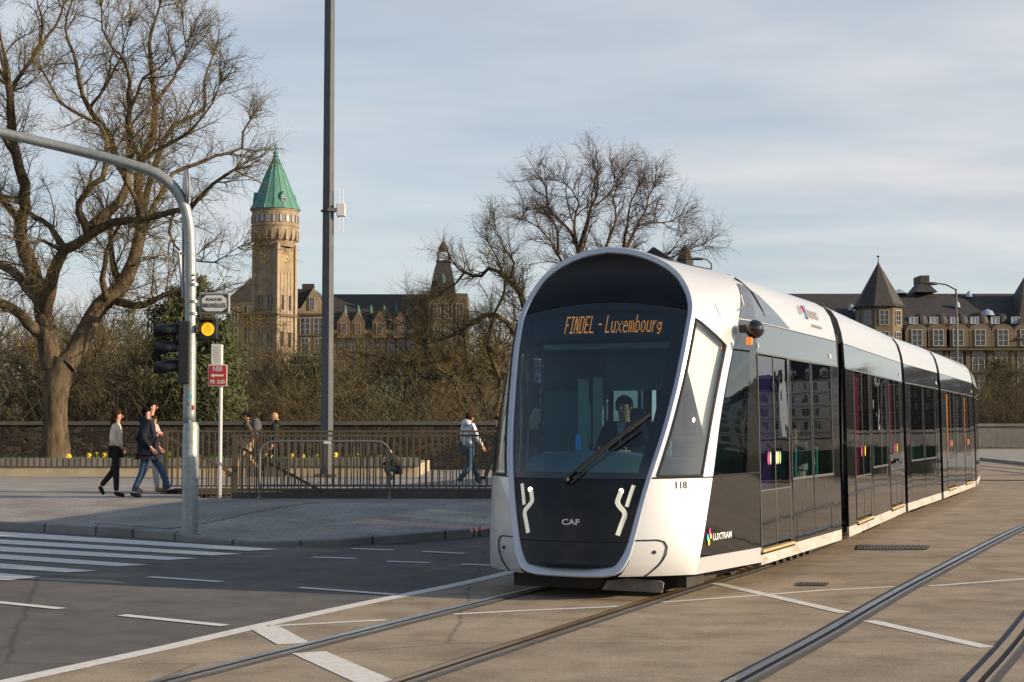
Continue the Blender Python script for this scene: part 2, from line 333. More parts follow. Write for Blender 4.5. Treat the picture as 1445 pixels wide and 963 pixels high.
    def build(s, name, m, parent=None, smooth=False, fix=False, bevel=0):
        me = bpy.data.meshes.new(name); me.from_pydata(s.v, [], s.f)
        if fix:
            import bmesh
            bm = bmesh.new(); bm.from_mesh(me); bmesh.ops.remove_doubles(bm, verts=bm.verts, dist=1e-4); bmesh.ops.recalc_face_normals(bm, faces=bm.faces); bm.to_mesh(me); bm.free()
        if smooth:
            me.polygons.foreach_set('use_smooth', [True] * len(me.polygons))
        me.materials.append(m); me.update()
        o = bpy.data.objects.new(name, me); COL.objects.link(o)
        if parent: o.parent = parent
        if smooth and smooth != 'all':
            try: me.set_sharp_from_angle(angle=R(40))
            except Exception: pass
        if bevel:
            b = o.modifiers.new('bevel', 'BEVEL'); b.width = bevel; b.segments = 2; b.limit_method = 'ANGLE'
        return o
def build_split(mb, name, m, parent, eps=.02, smooth=False, bevel=0):
    # one part per separate piece (pieces that touch stay together)
    nv = len(mb.v); par = list(range(nv))
    def find(a):
        while par[a] != a: par[a] = par[par[a]]; a = par[a]
        return a
    for f in mb.f:
        r = find(f[0])
        for i in f[1:]:
            q = find(i)
            if q != r: par[q] = r
    comp = {}
    for i in range(nv): comp.setdefault(find(i), []).append(i)
    cl = []
    for ids in comp.values():
        P_ = np.array([mb.v[i] for i in ids]); cl.append([P_.min(0) - eps, P_.max(0) + eps, list(ids)])
    ch = True
    while ch:
        ch = False
        for i in range(len(cl)):
            j = i + 1
            while j < len(cl):
                if (cl[i][0] <= cl[j][1]).all() and (cl[j][0] <= cl[i][1]).all():
                    cl[i][0] = np.minimum(cl[i][0], cl[j][0]); cl[i][1] = np.maximum(cl[i][1], cl[j][1]); cl[i][2] += cl[j][2]; cl.pop(j); ch = True
                else: j += 1
    out = []
    for _, _, ids in cl:
        ss = set(ids); mp_ = {v: k for k, v in enumerate(ids)}; q = MB(); q.v = [mb.v[i] for i in ids]
        q.f = [tuple(mp_[i] for i in f) for f in mb.f if f[0] in ss]
        out.append(q.build(name, m, parent, smooth=smooth, bevel=bevel, fix=bool(smooth)))
    return out
def tag(o, label=None, cat=None, group=None, kind=None):
    if label: o['label'] = label
    if cat: o['category'] = cat
    if group: o['group'] = group
    if kind: o['kind'] = kind
    return o
def thing(name, label, cat, loc=(0, 0, 0), rz=0.0, group=None):
    o = bpy.data.objects.new(name, None); COL.objects.link(o); o.location = loc; o.rotation_euler = (0, 0, rz)
    return tag(o, label, cat, group)
def struct(name, mb, m, **k):
    o = mb.build(name, m, **k); o['kind'] = 'structure'; return o
def dup(root, loc=None, rz=None, label=None, scale=None):
    r = root.copy(); COL.objects.link(r)
    if loc is not None: r.location = loc
    if rz is not None: r.rotation_euler = (0, 0, rz)
    if scale is not None: r.scale = scale
    if label: r['label'] = label
    for ch in list(root.children):
        c = ch.copy(); COL.objects.link(c); c.parent = r
        for g in list(ch.children):
            d = g.copy(); COL.objects.link(d); d.parent = c
    return r
def text(body, size, m, parent, mtx, name='lettering', ext=.002, sx_=1.0, bold=0.0, align='CENTER'):
    cu = bpy.data.curves.new('t', 'FONT'); cu.body = body; cu.size = size; cu.extrude = ext; cu.align_x = align; cu.align_y = 'CENTER'; cu.offset = bold
    to = bpy.data.objects.new('t', cu); COL.objects.link(to)
    dg = bpy.context.evaluated_depsgraph_get(); me = bpy.data.meshes.new_from_object(to.evaluated_get(dg)); bpy.data.objects.remove(to)
    me.transform(mtx @ Matrix.Diagonal((sx_, 1, 1, 1))); me.materials.clear(); me.materials.append(m)
    o = bpy.data.objects.new(name, me); COL.objects.link(o); o.parent = parent; return o
def frame_mtx(o, xd, yd):
    xd = Vector(xd).normalized(); yd = Vector(yd); yd = (yd - xd * yd.dot(xd)).normalized(); zd = xd.cross(yd)
    return Matrix(((xd.x, yd.x, zd.x, o[0]), (xd.y, yd.y, zd.y, o[1]), (xd.z, yd.z, zd.z, o[2]), (0, 0, 0, 1)))
def lerp(a, b, k): return a + (b - a) * k
def sstep(x): x = max(0.0, min(1.0, x)); return x * x * (3 - 2 * x)
def interp(x, xs, ys): return float(np.interp(x, xs, ys))
def catmull(pts, step=1.0):
    pts = [Vector(p) for p in pts]; out = []
    P_ = [2 * pts[0] - pts[1]] + pts + [2 * pts[-1] - pts[-2]]
    for i in range(1, len(P_) - 2):
        p0, p1, p2, p3 = P_[i - 1:i + 3]; n = max(1, int((p2 - p1).length / step))
        for k in range(n):
            t = k / n; out.append(.5 * ((2 * p1) + (p2 - p0) * t + (2 * p0 - 5 * p1 + 4 * p2 - p3) * t * t + (3 * p1 - p0 - 3 * p2 + p3) * t ** 3))
    out.append(pts[-1]); return out

# ------------------------------------------------------------------ terrain, road, pavement
KERB = [(-60, 52), (-25, 34.5), (-14, 28.9)] + [tuple(G(*q)[:2]) for q in [(0, 748), (110, 754), (200, 759), (300, 768), (400, 770), (480, 771), (560, 767), (640, 761), (692, 756)]] + [(1.4, 28), (3.6, 32.5), (6.6, 40), (9.6, 50), (11.2, 58)]
KX = [p[0] for p in KERB]; KY = [p[1] for p in KERB]
def kerb_y(x): return interp(x, KX, KY)
def kerb_h(x):   # dropped kerb at the crossing
    return .13 - .085 * math.exp(-((x + 3.6) / 1.3) ** 2)
def gh(x, y):
    k = y - kerb_y(x)
    if k < 0: return 0.0
    return lerp(kerb_h(x), .33, sstep(k / 5.5))
def terr(x, y):
    edge = sstep((y - 51.5) / 14) * sstep((9 - x) / 10)
    h = -.06 - 13 * edge * (1 - sstep((y - 130) / 120))
    if y > 120: h += 2.0 * sstep((y - 120) / 120) * sstep((60 - x) / 60)
    return h
HX0, HX1, HY0, HY1 = -6.3, 1.6, 30.05, 31.75
xs = sorted(set(list(np.arange(-70, 70.1, 5)) + [-1500, -700, -400, -250, -150, -100, 100, 150, 250, 400, 700, 1500, HX0, HX1]))
ys = sorted(set(list(np.arange(-50, 150.1, 5)) + [-1500, -600, -200, -100, 170, 200, 240, 300, 400, 700, 1200, 2500, HY0, HY1]))
tb = MB(); idx = {}
for j, y in enumerate(ys):
    for i, x in enumerate(xs): idx[i, j] = len(tb.v); tb.v.append((x, y, terr(x, y)))
for j in range(len(ys) - 1):
    for i in range(len(xs) - 1):
        xm = (xs[i] + xs[i + 1]) / 2; ym = (ys[j] + ys[j + 1]) / 2
        if HX0 < xm < HX1 and HY0 < ym < HY1: continue
        tb.f.append((idx[i, j], idx[i + 1, j], idx[i + 1, j + 1], idx[i, j + 1]))
struct('ground', tb, M['soil'])

# asphalt road: everything this side of the kerb and off to the right
rb = MB()
road_poly = [(-60, -30)] + [(110, -30), (110, 150), (14, 150), (12.2, 58)] + [(x, y - .0) for x, y in KERB[::-1]]
rows = []
for i in range(len(KERB) - 1):
    (xa, ya), (xb, yb) = KERB[i], KERB[i + 1]
    rb.quad((xa, -30, 0), (xb, -30, 0), (xb, yb, 0), (xa, ya, 0))
rb.quad((11.2, -30, 0), (110, -30, 0), (110, 150, 0), (11.2, 150, 0))
struct('road', rb, M['asph'])
# pavement sheet
pb = MB(); colx = sorted(set([float(x) for x in np.arange(-58, -12, 3)] + [float(x) for x in np.arange(-12, 9.5, .5)] + KX[3:-2] + [HX0, HX1, -60.0, 9.6]))
colx = [x for x in colx if x <= 9.6]
fr = [0, .02] + [float(k) for k in np.linspace(.06, 1, 16)]; fy = [HY0, HY0 + .01, HY1, HY1 + .01, 34, 37, 40, 44, 52]
for a, b in zip(colx[:-1], colx[1:]):
    for xx, xn in ((a, b),):
        ca = [lerp(kerb_y(a) + .14, max(29.8, kerb_y(a) + .3), f) for f in fr] + [max(y, kerb_y(a) + .3 + .01 * k) for k, y in enumerate(fy)]
        cb = [lerp(kerb_y(b) + .14, max(29.8, kerb_y(b) + .3), f) for f in fr] + [max(y, kerb_y(b) + .3 + .01 * k) for k, y in enumerate(fy)]
        for j in range(len(ca) - 1):
            ym = (ca[j] + ca[j + 1]) / 2; xm = (a + b) / 2
            if HX0 < xm < HX1 and HY0 < ym < HY1: continue
            pb.quad((a, ca[j], gh(a, ca[j])), (b, cb[j], gh(b, cb[j])), (b, cb[j + 1], gh(b, cb[j + 1])), (a, ca[j + 1], gh(a, ca[j + 1])))
struct('pavement', pb, M['pave'], fix=True)
kb = MB()
kpts = catmull([(x, y, 0) for x, y in KERB], .5)
rows = []
for i, p in enumerate(kpts):
    d = (kpts[min(i + 1, len(kpts) - 1)] - kpts[max(i - 1, 0)]).normalized(); nrm = Vector((-d.y, d.x, 0)); h = kerb_h(p.x) + .006
    rows.append([(p.x, p.y, -.05), (p.x, p.y, h - .015), (p.x + nrm.x * .015, p.y + nrm.y * .015, h), (p.x + nrm.x * .17, p.y + nrm.y * .17, h + .004), (p.x + nrm.x * .17, p.y + nrm.y * .17, -.05)])
kb.grid(rows); struct('kerb', kb, M['kerb'])
# tactile blocks towards the crossing
tcb = MB(); q = [G(130, 739, .14), G(236, 746, .13), G(455, 716, .25), G(395, 702, .32)]
rows = []
for i in range(33):
    a = lerp(q[0], q[3], i / 32); b = lerp(q[1], q[2], i / 32); rows.append([(lerp(a, b, k / 12).x, lerp(a, b, k / 12).y, gh(lerp(a, b, k / 12).x, lerp(a, b, k / 12).y) + .007) for k in range(13)])
tcb.grid(rows); struct('tactile_paving', tcb, M['tact'])
# stair pit of the underpass
sb = MB()
n = 14
for k in range(n):
    x0 = HX0 + .35 + k * .3; z = .3 - (k + 1) * .16
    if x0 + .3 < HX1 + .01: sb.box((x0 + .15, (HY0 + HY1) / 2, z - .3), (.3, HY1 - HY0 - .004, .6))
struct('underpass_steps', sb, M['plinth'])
sb = MB(); zb = -2.4
sb.quad((HX0, HY0, zb), (HX1, HY0, zb), (HX1, HY0, .30), (HX0, HY0, .30)); sb.quad((HX0, HY1, zb), (HX1, HY1, zb), (HX1, HY1, .30), (HX0, HY1, .30))
sb.quad((HX1, HY0, zb), (HX1, HY1, zb), (HX1, HY1, .30), (HX1, HY0, .30)); sb.quad((HX0, HY0, zb), (HX0, HY1, zb), (HX0, HY1, .30), (HX0, HY0, .30)); sb.quad((HX0, HY0, zb), (HX1, HY0, zb), (HX1, HY1, zb), (HX0, HY1, zb))
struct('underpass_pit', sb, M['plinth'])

# ------------------------------------------------------------------ tracks
HD = R(23.6); FW = Vector((math.sin(HD), math.cos(HD), 0)); RT = Vector((math.cos(HD), -math.sin(HD), 0)); O1 = Vector((.62, 15.26, 0))
J = [O1, Vector((3.17, 21.10, 0)), Vector((5.63, 27.71, 0)), Vector((7.61, 32.62, 0)), Vector((10.44, 39.81, 0))]
for hd, L in ((17.6, 5.3), (12.5, 7.4), (8, 7.3)): J.append(J[-1] + Vector((math.sin(R(hd)), math.cos(R(hd)), 0)) * L)
c0 = [Vector((-8.3, -6.0, 0)), Vector((-4.9, 2.2, 0)), (G(235, 963) + G(570, 963)) / 2]
c1 = catmull(c0 + [O1] + J[1:] + [J[-1] + Vector((1.0, 14, 0)), J[-1] + Vector((1, 60, 0))], .5)
def offset_line(pts, off):
    out = []
    for i, p in enumerate(pts):
        d = (pts[min(i + 1, len(pts) - 1)] - pts[max(i - 1, 0)]).normalized(); out.append(p + Vector((d.y, -d.x, 0)) * off)
    return out
def strip(mb, pts, a, b, z):
    A = offset_line(pts, a); B = offset_line(pts, b)
    mb.grid([[(p.x, p.y, z), (q_.x, q_.y, z)] for p, q_ in zip(A, B)])
r2 = [G(1042, 963), G(1160, 899), G(1296, 821), G(1445, 744)]
dd = (r2[1] - r2[0]).normalized()
r2 = [r2[0] - dd * 16, r2[0] - dd * 8] + r2 + [Vector((12.0, 33.2, 0)), Vector((14.9, 40, 0)), Vector((17.0, 46.8, 0)), Vector((19.0, 60, 0)), Vector((20, 110, 0))]
rr = catmull(r2, .5); c2 = offset_line(rr, .7175)
# tan tram bed
tb = MB()
left_edge = offset_line(c1, -2.0)
line_px = [(0, 966), (110, 942), (235, 915), (368, 884), (540, 847), (640, 827), (730, 806)]
lg = [G(*q) for q in line_px]
lg = [lg[0] - (lg[1] - lg[0]).normalized() * 14, lg[0] - (lg[1] - lg[0]).normalized() * 6] + lg + [Vector((3.0, 26.0, 0)), Vector((5.2, 32.0, 0)), Vector((8.0, 39.3, 0)), Vector((11.3, 50, 0)), Vector((12, 60, 0)), Vector((13, 150, 0))]
lgs = catmull(lg, .7)
tb.grid([[(p.x + .07, p.y, .0032), (max(p.x + .1, 60), p.y - 4, .0032)] for p in lgs])
struct('tram_bed', tb, M['tan'])
rg = MB(); gr = MB(); ta = MB(); rl = MB(); tt = MB()
for ln, mbm in ((offset_line(c1, -.7175), rg), (offset_line(c1, .7175), rl), (rr, rg), (offset_line(rr, 1.435), rl)):
    s_ = 1
    strip(tt, ln, -.11, .13, .0062)
    strip(mbm, ln, -.055, .012, .022); strip(gr, ln, .012, .052, .013); strip(rg if mbm is rg else rl, ln, .052, .075, .020)
    for e in (-.055, .075):  # little side faces
        A = offset_line(ln, e); rg.grid([[(p.x, p.y, .007), (p.x, p.y, .021)] for p in A])
struct('rails', rg, M['railsteel']); struct('rails_worn', rl, M['rail_orange']); struct('rail_grooves', gr, M['groove']); struct('rail_joints', tt, M['tar'])

# ------------------------------------------------------------------ painted markings
pm = MB()
def pline(px, w, z=.0072, world=False, step=.7):
    pts = px if world else [G(*q) for q in px]
    pts = catmull(pts, step) if len(pts) > 2 else [lerp(pts[0], pts[1], k / 6) for k in range(7)]
    A = offset_line(pts, -w / 2); B = offset_line(pts, w / 2)
    pm.grid([[(p.x, p.y, z), (q_.x, q_.y, z)] for p, q_ in zip(A, B)])
pline(lg[:11], .17, world=True)
for a in ([(378, 885), (545, 876)], [(640, 868), (735, 863), (872, 857)], [(934, 851), (1072, 841)], [(1072, 841), (1160, 834), (1262, 829)], [(1312, 828), (1445, 818), (1600, 806)]): pline(a, .085)
pline([(1009, 824), (1193, 866)], .14, z=.0076); pline([(1226, 877), (1394, 915)], .14)
pline([(372, 886), (415, 910)], .26, z=.0080); pline([(436, 922), (535, 966)], .26)
for a in ([(-120, 839), (87, 860)], [(172, 869), (318, 884)], [(210, 815), (313, 822)], [(422, 830), (557, 840)], [(441, 787), (502, 789)], [(546, 793), (607, 795)], [(497, 775), (555, 777)], [(596, 779), (656, 782)], [(652, 797), (708, 799)]): pline(a, .12 if a[0][1] > 810 else .14)
def ppoly(px):
    v = [G(*q) for q in px]; pm.add([(p.x, p.y, .0072) for p in v], [tuple(range(len(v)))])
for (yu, yl, xr_, yr_) in [(751, 758, 395, 776), (762, 768, 343, 782.5), (772, 779, 280, 789), (783, 789.5, 210, 798), (796, 803, 138, 806.5), (809.6, 819, 58, 815)]:
    su = (yr_ - yu) / xr_; xl_ = xr_ - 45; yl2 = yr_ + 2.2; sl_ = (yl2 - yl) / xl_ if xl_ > 60 else .045
    if xl_ <= 60: yl2 = yl + sl_ * xl_
    ppoly([(-170, yu - 170 * su), (xr_, yr_), (xl_, yl2), (-170, yl - 170 * sl_)])
struct('road_markings', pm, M['paint'])
# drain covers
for (a, b, c, d), lab in (((1208, 770, 1312, 777), 'long dark slotted drain cover in the track bed right of the tram'), ((1124, 823, 1170, 828), 'short dark slotted drain cover beside the front of the tram')):
    m = MB(); p = [G(a + 3, b), G(c, b + 1), G(c - 3, d), G(a, d)]
    m.add([(v.x, v.y, .013) for v in p], [(0, 1, 2, 3)]); dr = m.build('drain_cover', M['dark']); tag(dr, lab, 'drain cover')
    m = MB(); K = 22 if c - a > 60 else 9
    for k in range(K):
        for half in ((.08, .45), (.55, .92)):
            a0 = lerp(p[0], p[1], (k + .2) / K); a1 = lerp(p[3], p[2], (k + .2) / K); b0 = lerp(p[0], p[1], (k + .6) / K); b1 = lerp(p[3], p[2], (k + .6) / K)
            m.add([(v.x, v.y, .016) for v in (lerp(a0, a1, half[0]), lerp(b0, b1, half[0]), lerp(b0, b1, half[1]), lerp(a0, a1, half[1]))], [(0, 1, 2, 3)])
    build_split(m, 'grating_bars', M['under'], dr)

# ================================================================== THE TRAM
tram = thing('tram', 'white and glossy black low-floor tram with orange destination display running along the curved track', 'tram', O1, -HD)
def prof(z): return interp(z, [.2, .36, 1.07, 2.46, 2.8, 2.95, 3.12, 3.25, 3.32, 3.36], [1.325, 1.325, 1.32, 1.295, 1.275, 1.25, 1.20, 1.10, .95, .7])
ARCH = [(1.275, 2.8), (1.25, 2.95), (1.20, 3.12), (1.12, 3.24), (1.0, 3.31), (.8, 3.36), (.4, 3.385), (0, 3.39)]
# --- loft curves of the cab (lateral, along, up)
A_z = [.25, .30, .45, .60, .90, 1.2, 1.45, 1.7, 2.1, 2.5, 2.8]; A_w = [.48, .55, .61, .64, .70, .76, .815, .86, .91, .945, .955]; A_u = [-.14, -.13, -.10, -.06, .0, .09, .20, .32, .50, .66, .81]
A_ar = [(.955, .81, 2.8), (.945, .87, 2.9), (.91, .92, 3.02), (.85, .955, 3.14), (.76, .975, 3.26), (.62, .98, 3.37), (.44, .975, 3.46), (.22, .965, 3.525), (0, .96, 3.55)]
B_z = [.25, .4, .8, 1.2, 1.75, 2.1, 2.5, 2.8]; B_w = [1.09, 1.12, 1.16, 1.19, 1.205, 1.21, 1.215, 1.215]; B_u = [.40, .44, .55, .67, .88, 1.08, 1.36, 1.58]
B_ar = [(1.215, 1.58, 2.8), (1.20, 1.70, 2.95), (1.17, 1.79, 3.10), (1.10, 1.85, 3.22), (.98, 1.88, 3.31), (.8, 1.90, 3.37), (.5, 1.90, 3.405), (.25, 1.91, 3.42), (0, 1.91, 3.425)]
def dens(tab):
    return [tuple(p) for p in catmull([Vector(t) for t in tab], .012)]
A_ar = dens(A_ar); B_ar = dens(B_ar)
def arc_at(tab, q):
    L = [0.0]
    for a, b in zip(tab[:-1], tab[1:]): L.append(L[-1] + (Vector(a) - Vector(b)).length)
    q *= L[-1]; return Vector([interp(q, L, [t[k] for t in tab]) for k in range(3)])
def smooth_interp(z, zs, vs):   # light smoothing
    return (interp(z - .08, zs, vs) + 2 * interp(z, zs, vs) + interp(z + .08, zs, vs)) / 4 if zs[0] + .1 < z < zs[-1] - .1 else interp(z, zs, vs)
def cA(v):
    if v <= 1: z = .25 + v * 2.55; return Vector((smooth_interp(z, A_z, A_w), smooth_interp(z, A_z, A_u), z))
    return arc_at(A_ar, v - 1)
def cB(v):
    if v <= 1: z = .25 + v * 2.55; return Vector((smooth_interp(z, B_z, B_w), smooth_interp(z, B_z, B_u), z))
    return arc_at(B_ar, v - 1)
C_ar = [(t, 2.0, z) for t, z in ARCH]
def cC(v):
    if v <= 1: z = .25 + v * 2.55; return Vector((prof(z), 2.0, z))
    return arc_at(C_ar, v - 1)
def bulge(v): return .035 if v < 1 else .035 * max(0, 1 - (v - 1) * 1.5)
def cheek(v, s):
    a = cA(v); b = cB(v); p = lerp(a, b, s); n = Vector((.65, -.75, 0)).normalized()
    return p + n * bulge(v) * 4 * s * (1 - s)
def body(v, s): return lerp(cB(v), cC(v), s)
def mir(p, sd): return Vector((p[0] * sd, p[1], p[2]))
VB = (1.20 - .25) / 2.55; S0, S1 = .07, .80
def vtop(s): return interp(s, [S0, S1], [.985, .885])
NV = 14
shell = MB(); cglass = [MB(), MB()]; crim = [MB(), MB()]
SS = [0, .035, S0, .2, .35, .5, .65, S1, .86, .93, 1.0]
for si, sd in enumerate((1, -1)):
    lo = [0, .01, .05, .12, .2, .3, VB]
    cols = []
    for s in SS:
        vt = vtop(s); vs = list(lo) + [lerp(VB, vt, k / 8) for k in range(1, 9)] + [lerp(vt, 1, k / 2) for k in range(1, 3)] + [1 + k / 30 for k in range(1, 31)]
        cols.append([mir(cheek(v, s), sd) for v in vs])
    nrow = len(cols[0])
    for i in range(len(SS) - 1):
        for j in range(nrow - 1):
            inwin = (len(lo) - 1) <= j < (len(lo) - 1 + 8) and S0 - 1e-6 <= SS[i] < S1 - 1e-6
            (cglass[si] if inwin else shell).quad(cols[i][j], cols[i + 1][j], cols[i + 1][j + 1], cols[i][j + 1])
    # pillar to side panels: white sliver then skirt and cap; black is separate
    # window rim
    ring_ = [mir(cheek(lerp(VB, vtop(S0), k / 8), S0), sd) for k in range(9)] + [mir(cheek(vtop(s), s), sd) for s in SS[3:8]] + [mir(cheek(lerp(vtop(S1), VB, k / 8), S1), sd) for k in range(1, 9)] + [mir(cheek(VB, s), sd) for s in SS[7:1:-1]]
    crim[si].tube(ring_, .016, 6)
sk_lo = [.25, .30, .36, .40]
BT = 3.16   # top of the dark area at the pillar
blk = MB(); cabglass = [MB(), MB()]
def dark_top(u):   # height of the dark/white border on the cowl
    return interp(u, [1.4, 1.75, 2.05, 2.4, 2.8, 3.2, 3.6], [3.19, 3.20, 3.18, 3.12, 3.02, 2.91, 2.80])
for sd in (1, -1):
    # skirt below (white)
    rows = []
    for k in range(9): rows.append([mir(body(v, k / 8), sd) for v in (0, .02, .045, .062)])
    shell.grid(rows)
    # cap above
    rows = []
    for k in range(9): rows.append([mir(body(1 + j / 30, k / 8), sd) for j in range(0, 31)])
    shell.grid(rows)
    # lower black
    rows = [[mir(body(lerp(.062, VB - .004, j / 6), k / 6), sd) for j in range(7)] for k in range(7)]; blk.grid(rows)
    rows = [[mir(body(lerp(.875, 1.0, j / 3), k / 6), sd) for j in range(4)] for k in range(7)]; blk.grid(rows)
    # window zone: glass from pillar to black post
    si = 0 if sd == 1 else 1
    rows = [[mir(body(lerp(VB + .004, .868, j / 8), lerp(.03, .70, k / 6)), sd) for j in range(9)] for k in range(7)]; cabglass[si].grid(rows)
    rows = [[mir(body(lerp(VB - .004, .875, j / 8), lerp(.70, 1.0, k / 3)), sd) for j in range(9)] for k in range(4)]; blk.grid(rows)
front = shell.build('front_section', M['white'], tram, smooth=True, fix=True)
o = build_split(blk, 'side_panel', M['gloss'], front, smooth=True)
for si in (0, 1):
    cglass[si].build('cab_side_window', M['cheekglass'], front, smooth=True, fix=True)
    crim[si].build('window_rubber', M['rubber'], front, smooth=True)
    cabglass[si].build('cab_window', M['glass'], front, smooth=True, fix=True)
bl = MB(); rows = []  # added cream panel, stands in for bright sky reflected in the cab side window
for i in range(9):
    s_ = lerp(.16, .79, i / 8); v0 = lerp(.78, .52, i / 8); rows.append([cheek(lerp(v0, vtop(s_) - .01, k / 6), s_) + Vector((-.05, .05, 0)) for k in range(7)])
bl.grid(rows); bl.build('glare_panel', mat('glare_cream', (.85, .82, .72), .8), front, smooth='all')
# belt groove lines round the cab
gm = MB()
for sd in (1, -1):
    gm.tube([mir(cheek(VB - .006, s), sd) + Vector((.004 * sd, -.004, 0)) for s in np.linspace(0, 1, 12)] + [mir(body(VB - .002, s), sd) + Vector((.004 * sd, 0, 0)) for s in np.linspace(.1, 1, 6)], .008, 5)
    # bumper flap line
    fl = [cheek(.135, 0), cheek(.135, .15), cheek(.135, .30), cheek(.128, .40), cheek(.11, .46), cheek(.08, .47), cheek(.04, .42), cheek(.0, .33)]
    gm.tube([mir(p, sd) + Vector((.004 * sd, -.008, 0)) for p in catmull(fl, .06)], .007, 5)
    for s_, v_ in ((.30, .09),): gm.sphere(mir(cheek(v_, s_), sd), .018)
    # roof cap seams
    gm.tube([mir(cheek(v, s), sd) + Vector((0, 0, .004)) for v, s in zip(np.linspace(1.62, 1.50, 12), np.linspace(.35, 1, 12))], .006, 5)
    gm.tube([mir(cheek(1.72 + .12 * math.cos(a), .36 + .26 * math.sin(a)), sd) + Vector((0, 0, .004)) for a in np.linspace(0, 2 * math.pi, 22)], .005, 5)
build_split(gm, 'panel_gap', M['rubber'], front, smooth=True)
# dark triangular panel on the cowl
tri = MB(); line = MB()
for sd in (1, -1):
    rows = []
    us = list(np.linspace(0, 1, 8))
    for s in us:      # from pillar edge back to u=2.0 following the loft
        r_ = []
        for k in range(9):
            q_ = s * .999
            # choose v so that height goes 2.8 .. dark_top
            p0 = body(1.0, q_); ztop = dark_top(p0.y)
            zz = lerp(2.81, ztop, k / 8); vs_ = np.linspace(1, 2, 60); zsv = [body(v, q_).z for v in vs_]; v = float(np.interp(zz, zsv, vs_)); p = body(v, q_)
            r_.append(mir(p + Vector((.006, 0, .003)), sd))
        rows.append(r_)
    for u in np.linspace(2.1, 3.58, 14):
        r_ = []
        for k in range(9):
            zz = lerp(2.81, max(2.812, dark_top(u)), k / 8); r_.append(mir(Vector((prof(zz) + .006, u, zz + .003)), sd))
        rows.append(r_)
    tri.grid(rows)
    pts = []
    for k in range(12):
        u = lerp(1.90, 2.46, (k / 11) ** .8); zz = lerp(3.26, 2.88, k / 11); pts.append(mir(Vector((prof(zz) + .008 + (.0), u, zz + .003)), sd))
    line.tube(pts, [.010] * 8 + [.008, .006, .004, .002], 6)
build_split(tri, 'cowl_panel', M['band'], front, smooth=True); build_split(line, 'panel_gap', M['rubber'], front)

# --- front hoop and mask
loopR = [Vector((0, -.175, .235)), Vector((.2, -.172, .236)), Vector((.36, -.165, .242)), Vector((.46, -.15, .262)), Vector((.525, -.14, .30)), Vector((.565, -.125, .36))]
loopR += [cA(v) for v in np.linspace(.08, 1, 26)] + [cA(1 + k / 30) for k in range(1, 31)]
def inset(loop, d):
    out = []
    n_ = len(loop)
    for i, p in enumerate(loop):
        a = loop[max(i - 1, 0)]; b = loop[min(i + 1, n_ - 1)]
        if i == 0: a = Vector((-loop[1].x, loop[1].y, loop[1].z))
        if i == n_ - 1: b = Vector((-loop[-2].x, loop[-2].y, loop[-2].z))
        t = Vector((b.x - a.x, 0, math.hypot(b.z - a.z, b.y - a.y) * (1 if b.z >= a.z else -1)))
        t.normalize(); nn_ = Vector((-t.z, 0, t.x))      # inward
        q_ = p + Vector((nn_.x * d, 0, nn_.z * d))
        # follow rake along the height
        q_.y = p.y + (interp(q_.z, A_z + [3.0, 3.55], A_u + [.91, .96]) - interp(p.z, A_z + [3.0, 3.55], A_u + [.91, .96])) * .8
        if i in (0, n_ - 1): q_.x = 0
        out.append(q_)
    return out
half = loopR
def ww(d): 
    return [d * interp(p.z, [.3, .6, 1.2, 2.8, 3.3, 3.6], [1.0, .8, .68, .70, .78, .85]) for p in half]
def inset_w(k, dy):
    base_ = inset(half, 1.0); out = []
    for p, q_, w_ in zip(half, base_, ww(.088)):
        r_ = p + (q_ - p) * (w_ * k); r_.y += dy; out.append(r_)
    out[0].x = 0; out[-1].x = 0; return out
hoop = MB()
L0 = half; L1_ = inset_w(.15, -.022); L2 = inset_w(.8, -.02); L3 = inset_w(1.0, -.004); L4 = inset_w(1.02, .04)
for sd in (1, -1):
    hoop.grid([[mir(p, sd) for p in L] for L in (L0, L1_, L2, L3, L4)])
hoop.build('front_hoop', M['ring'], front, smooth=True, fix=True)
inn = inset_w(1.0, 0)
iz = [p.z for p in inn]
# inner half width and rake as functions of height
def wi(z):
    zz = [p.z for p in inn]; return interp(z, zz, [p.x for p in inn])
def ui(z):
    return interp(z, [p.z for p in inn], [p.y for p in inn])
ZT = inn[-1].z; ZB = inn[0].z
def mask(t, z, off=0.0):
    w_ = max(wi(z), .05); w_ref = interp(z, A_z, A_w) - .05 if z < 2.8 else .90
    k = min(1, abs(t) / w_ref)
    return Vector((t, ui(z) - .11 * (1 - k * k) * interp(z, [.2, .6, 2.8, 3.5], [.7, 1, 1, .25]) + .012 - off, z))
def patch(zl, zh, p0=-1, p1=1, off=0.0, nz=10, nx=18):
    m = MB(); rows = []
    for i in range(nz + 1):
        r_ = []
        for j in range(nx + 1):
            p = lerp(p0, p1, j / nx); a = zl(p) if callable(zl) else zl; b = zh(p) if callable(zh) else zh
            z = lerp(a, b, i / nz); r_.append(mask(p * wi(z), z, off))
        rows.append(r_)
    return m.grid(rows)
arcz = lambda p: 2.955 - .10 * p * p
patch(ZB + .001, .565).build('lower_front_panel', M['maskblack'], front, smooth='all')
patch(.577, 1.165).build('front_panel', M['maskblack'], front, smooth='all')
patch(.55, 1.19, off=-.012).build('panel_gap', M['rubber'], front, smooth='all')
patch(1.175, lambda p: arcz(p) - .006, nz=24, nx=24).build('windscreen', M['wind'], front, smooth='all')
patch(lambda p: arcz(p) + .006, lambda p: ZT - .001 - .0 * p, nz=16).build('dome_panel', M['dome'], front, smooth='all')
fz = MB()
for a in ((1.17, 2.97, -1, -.955), (1.17, 2.97, .86, 1.0)): fz.add(*(lambda m: (m.v, m.f))(patch(a[0], a[1], a[2], a[3], off=-.008, nz=20, nx=3)))
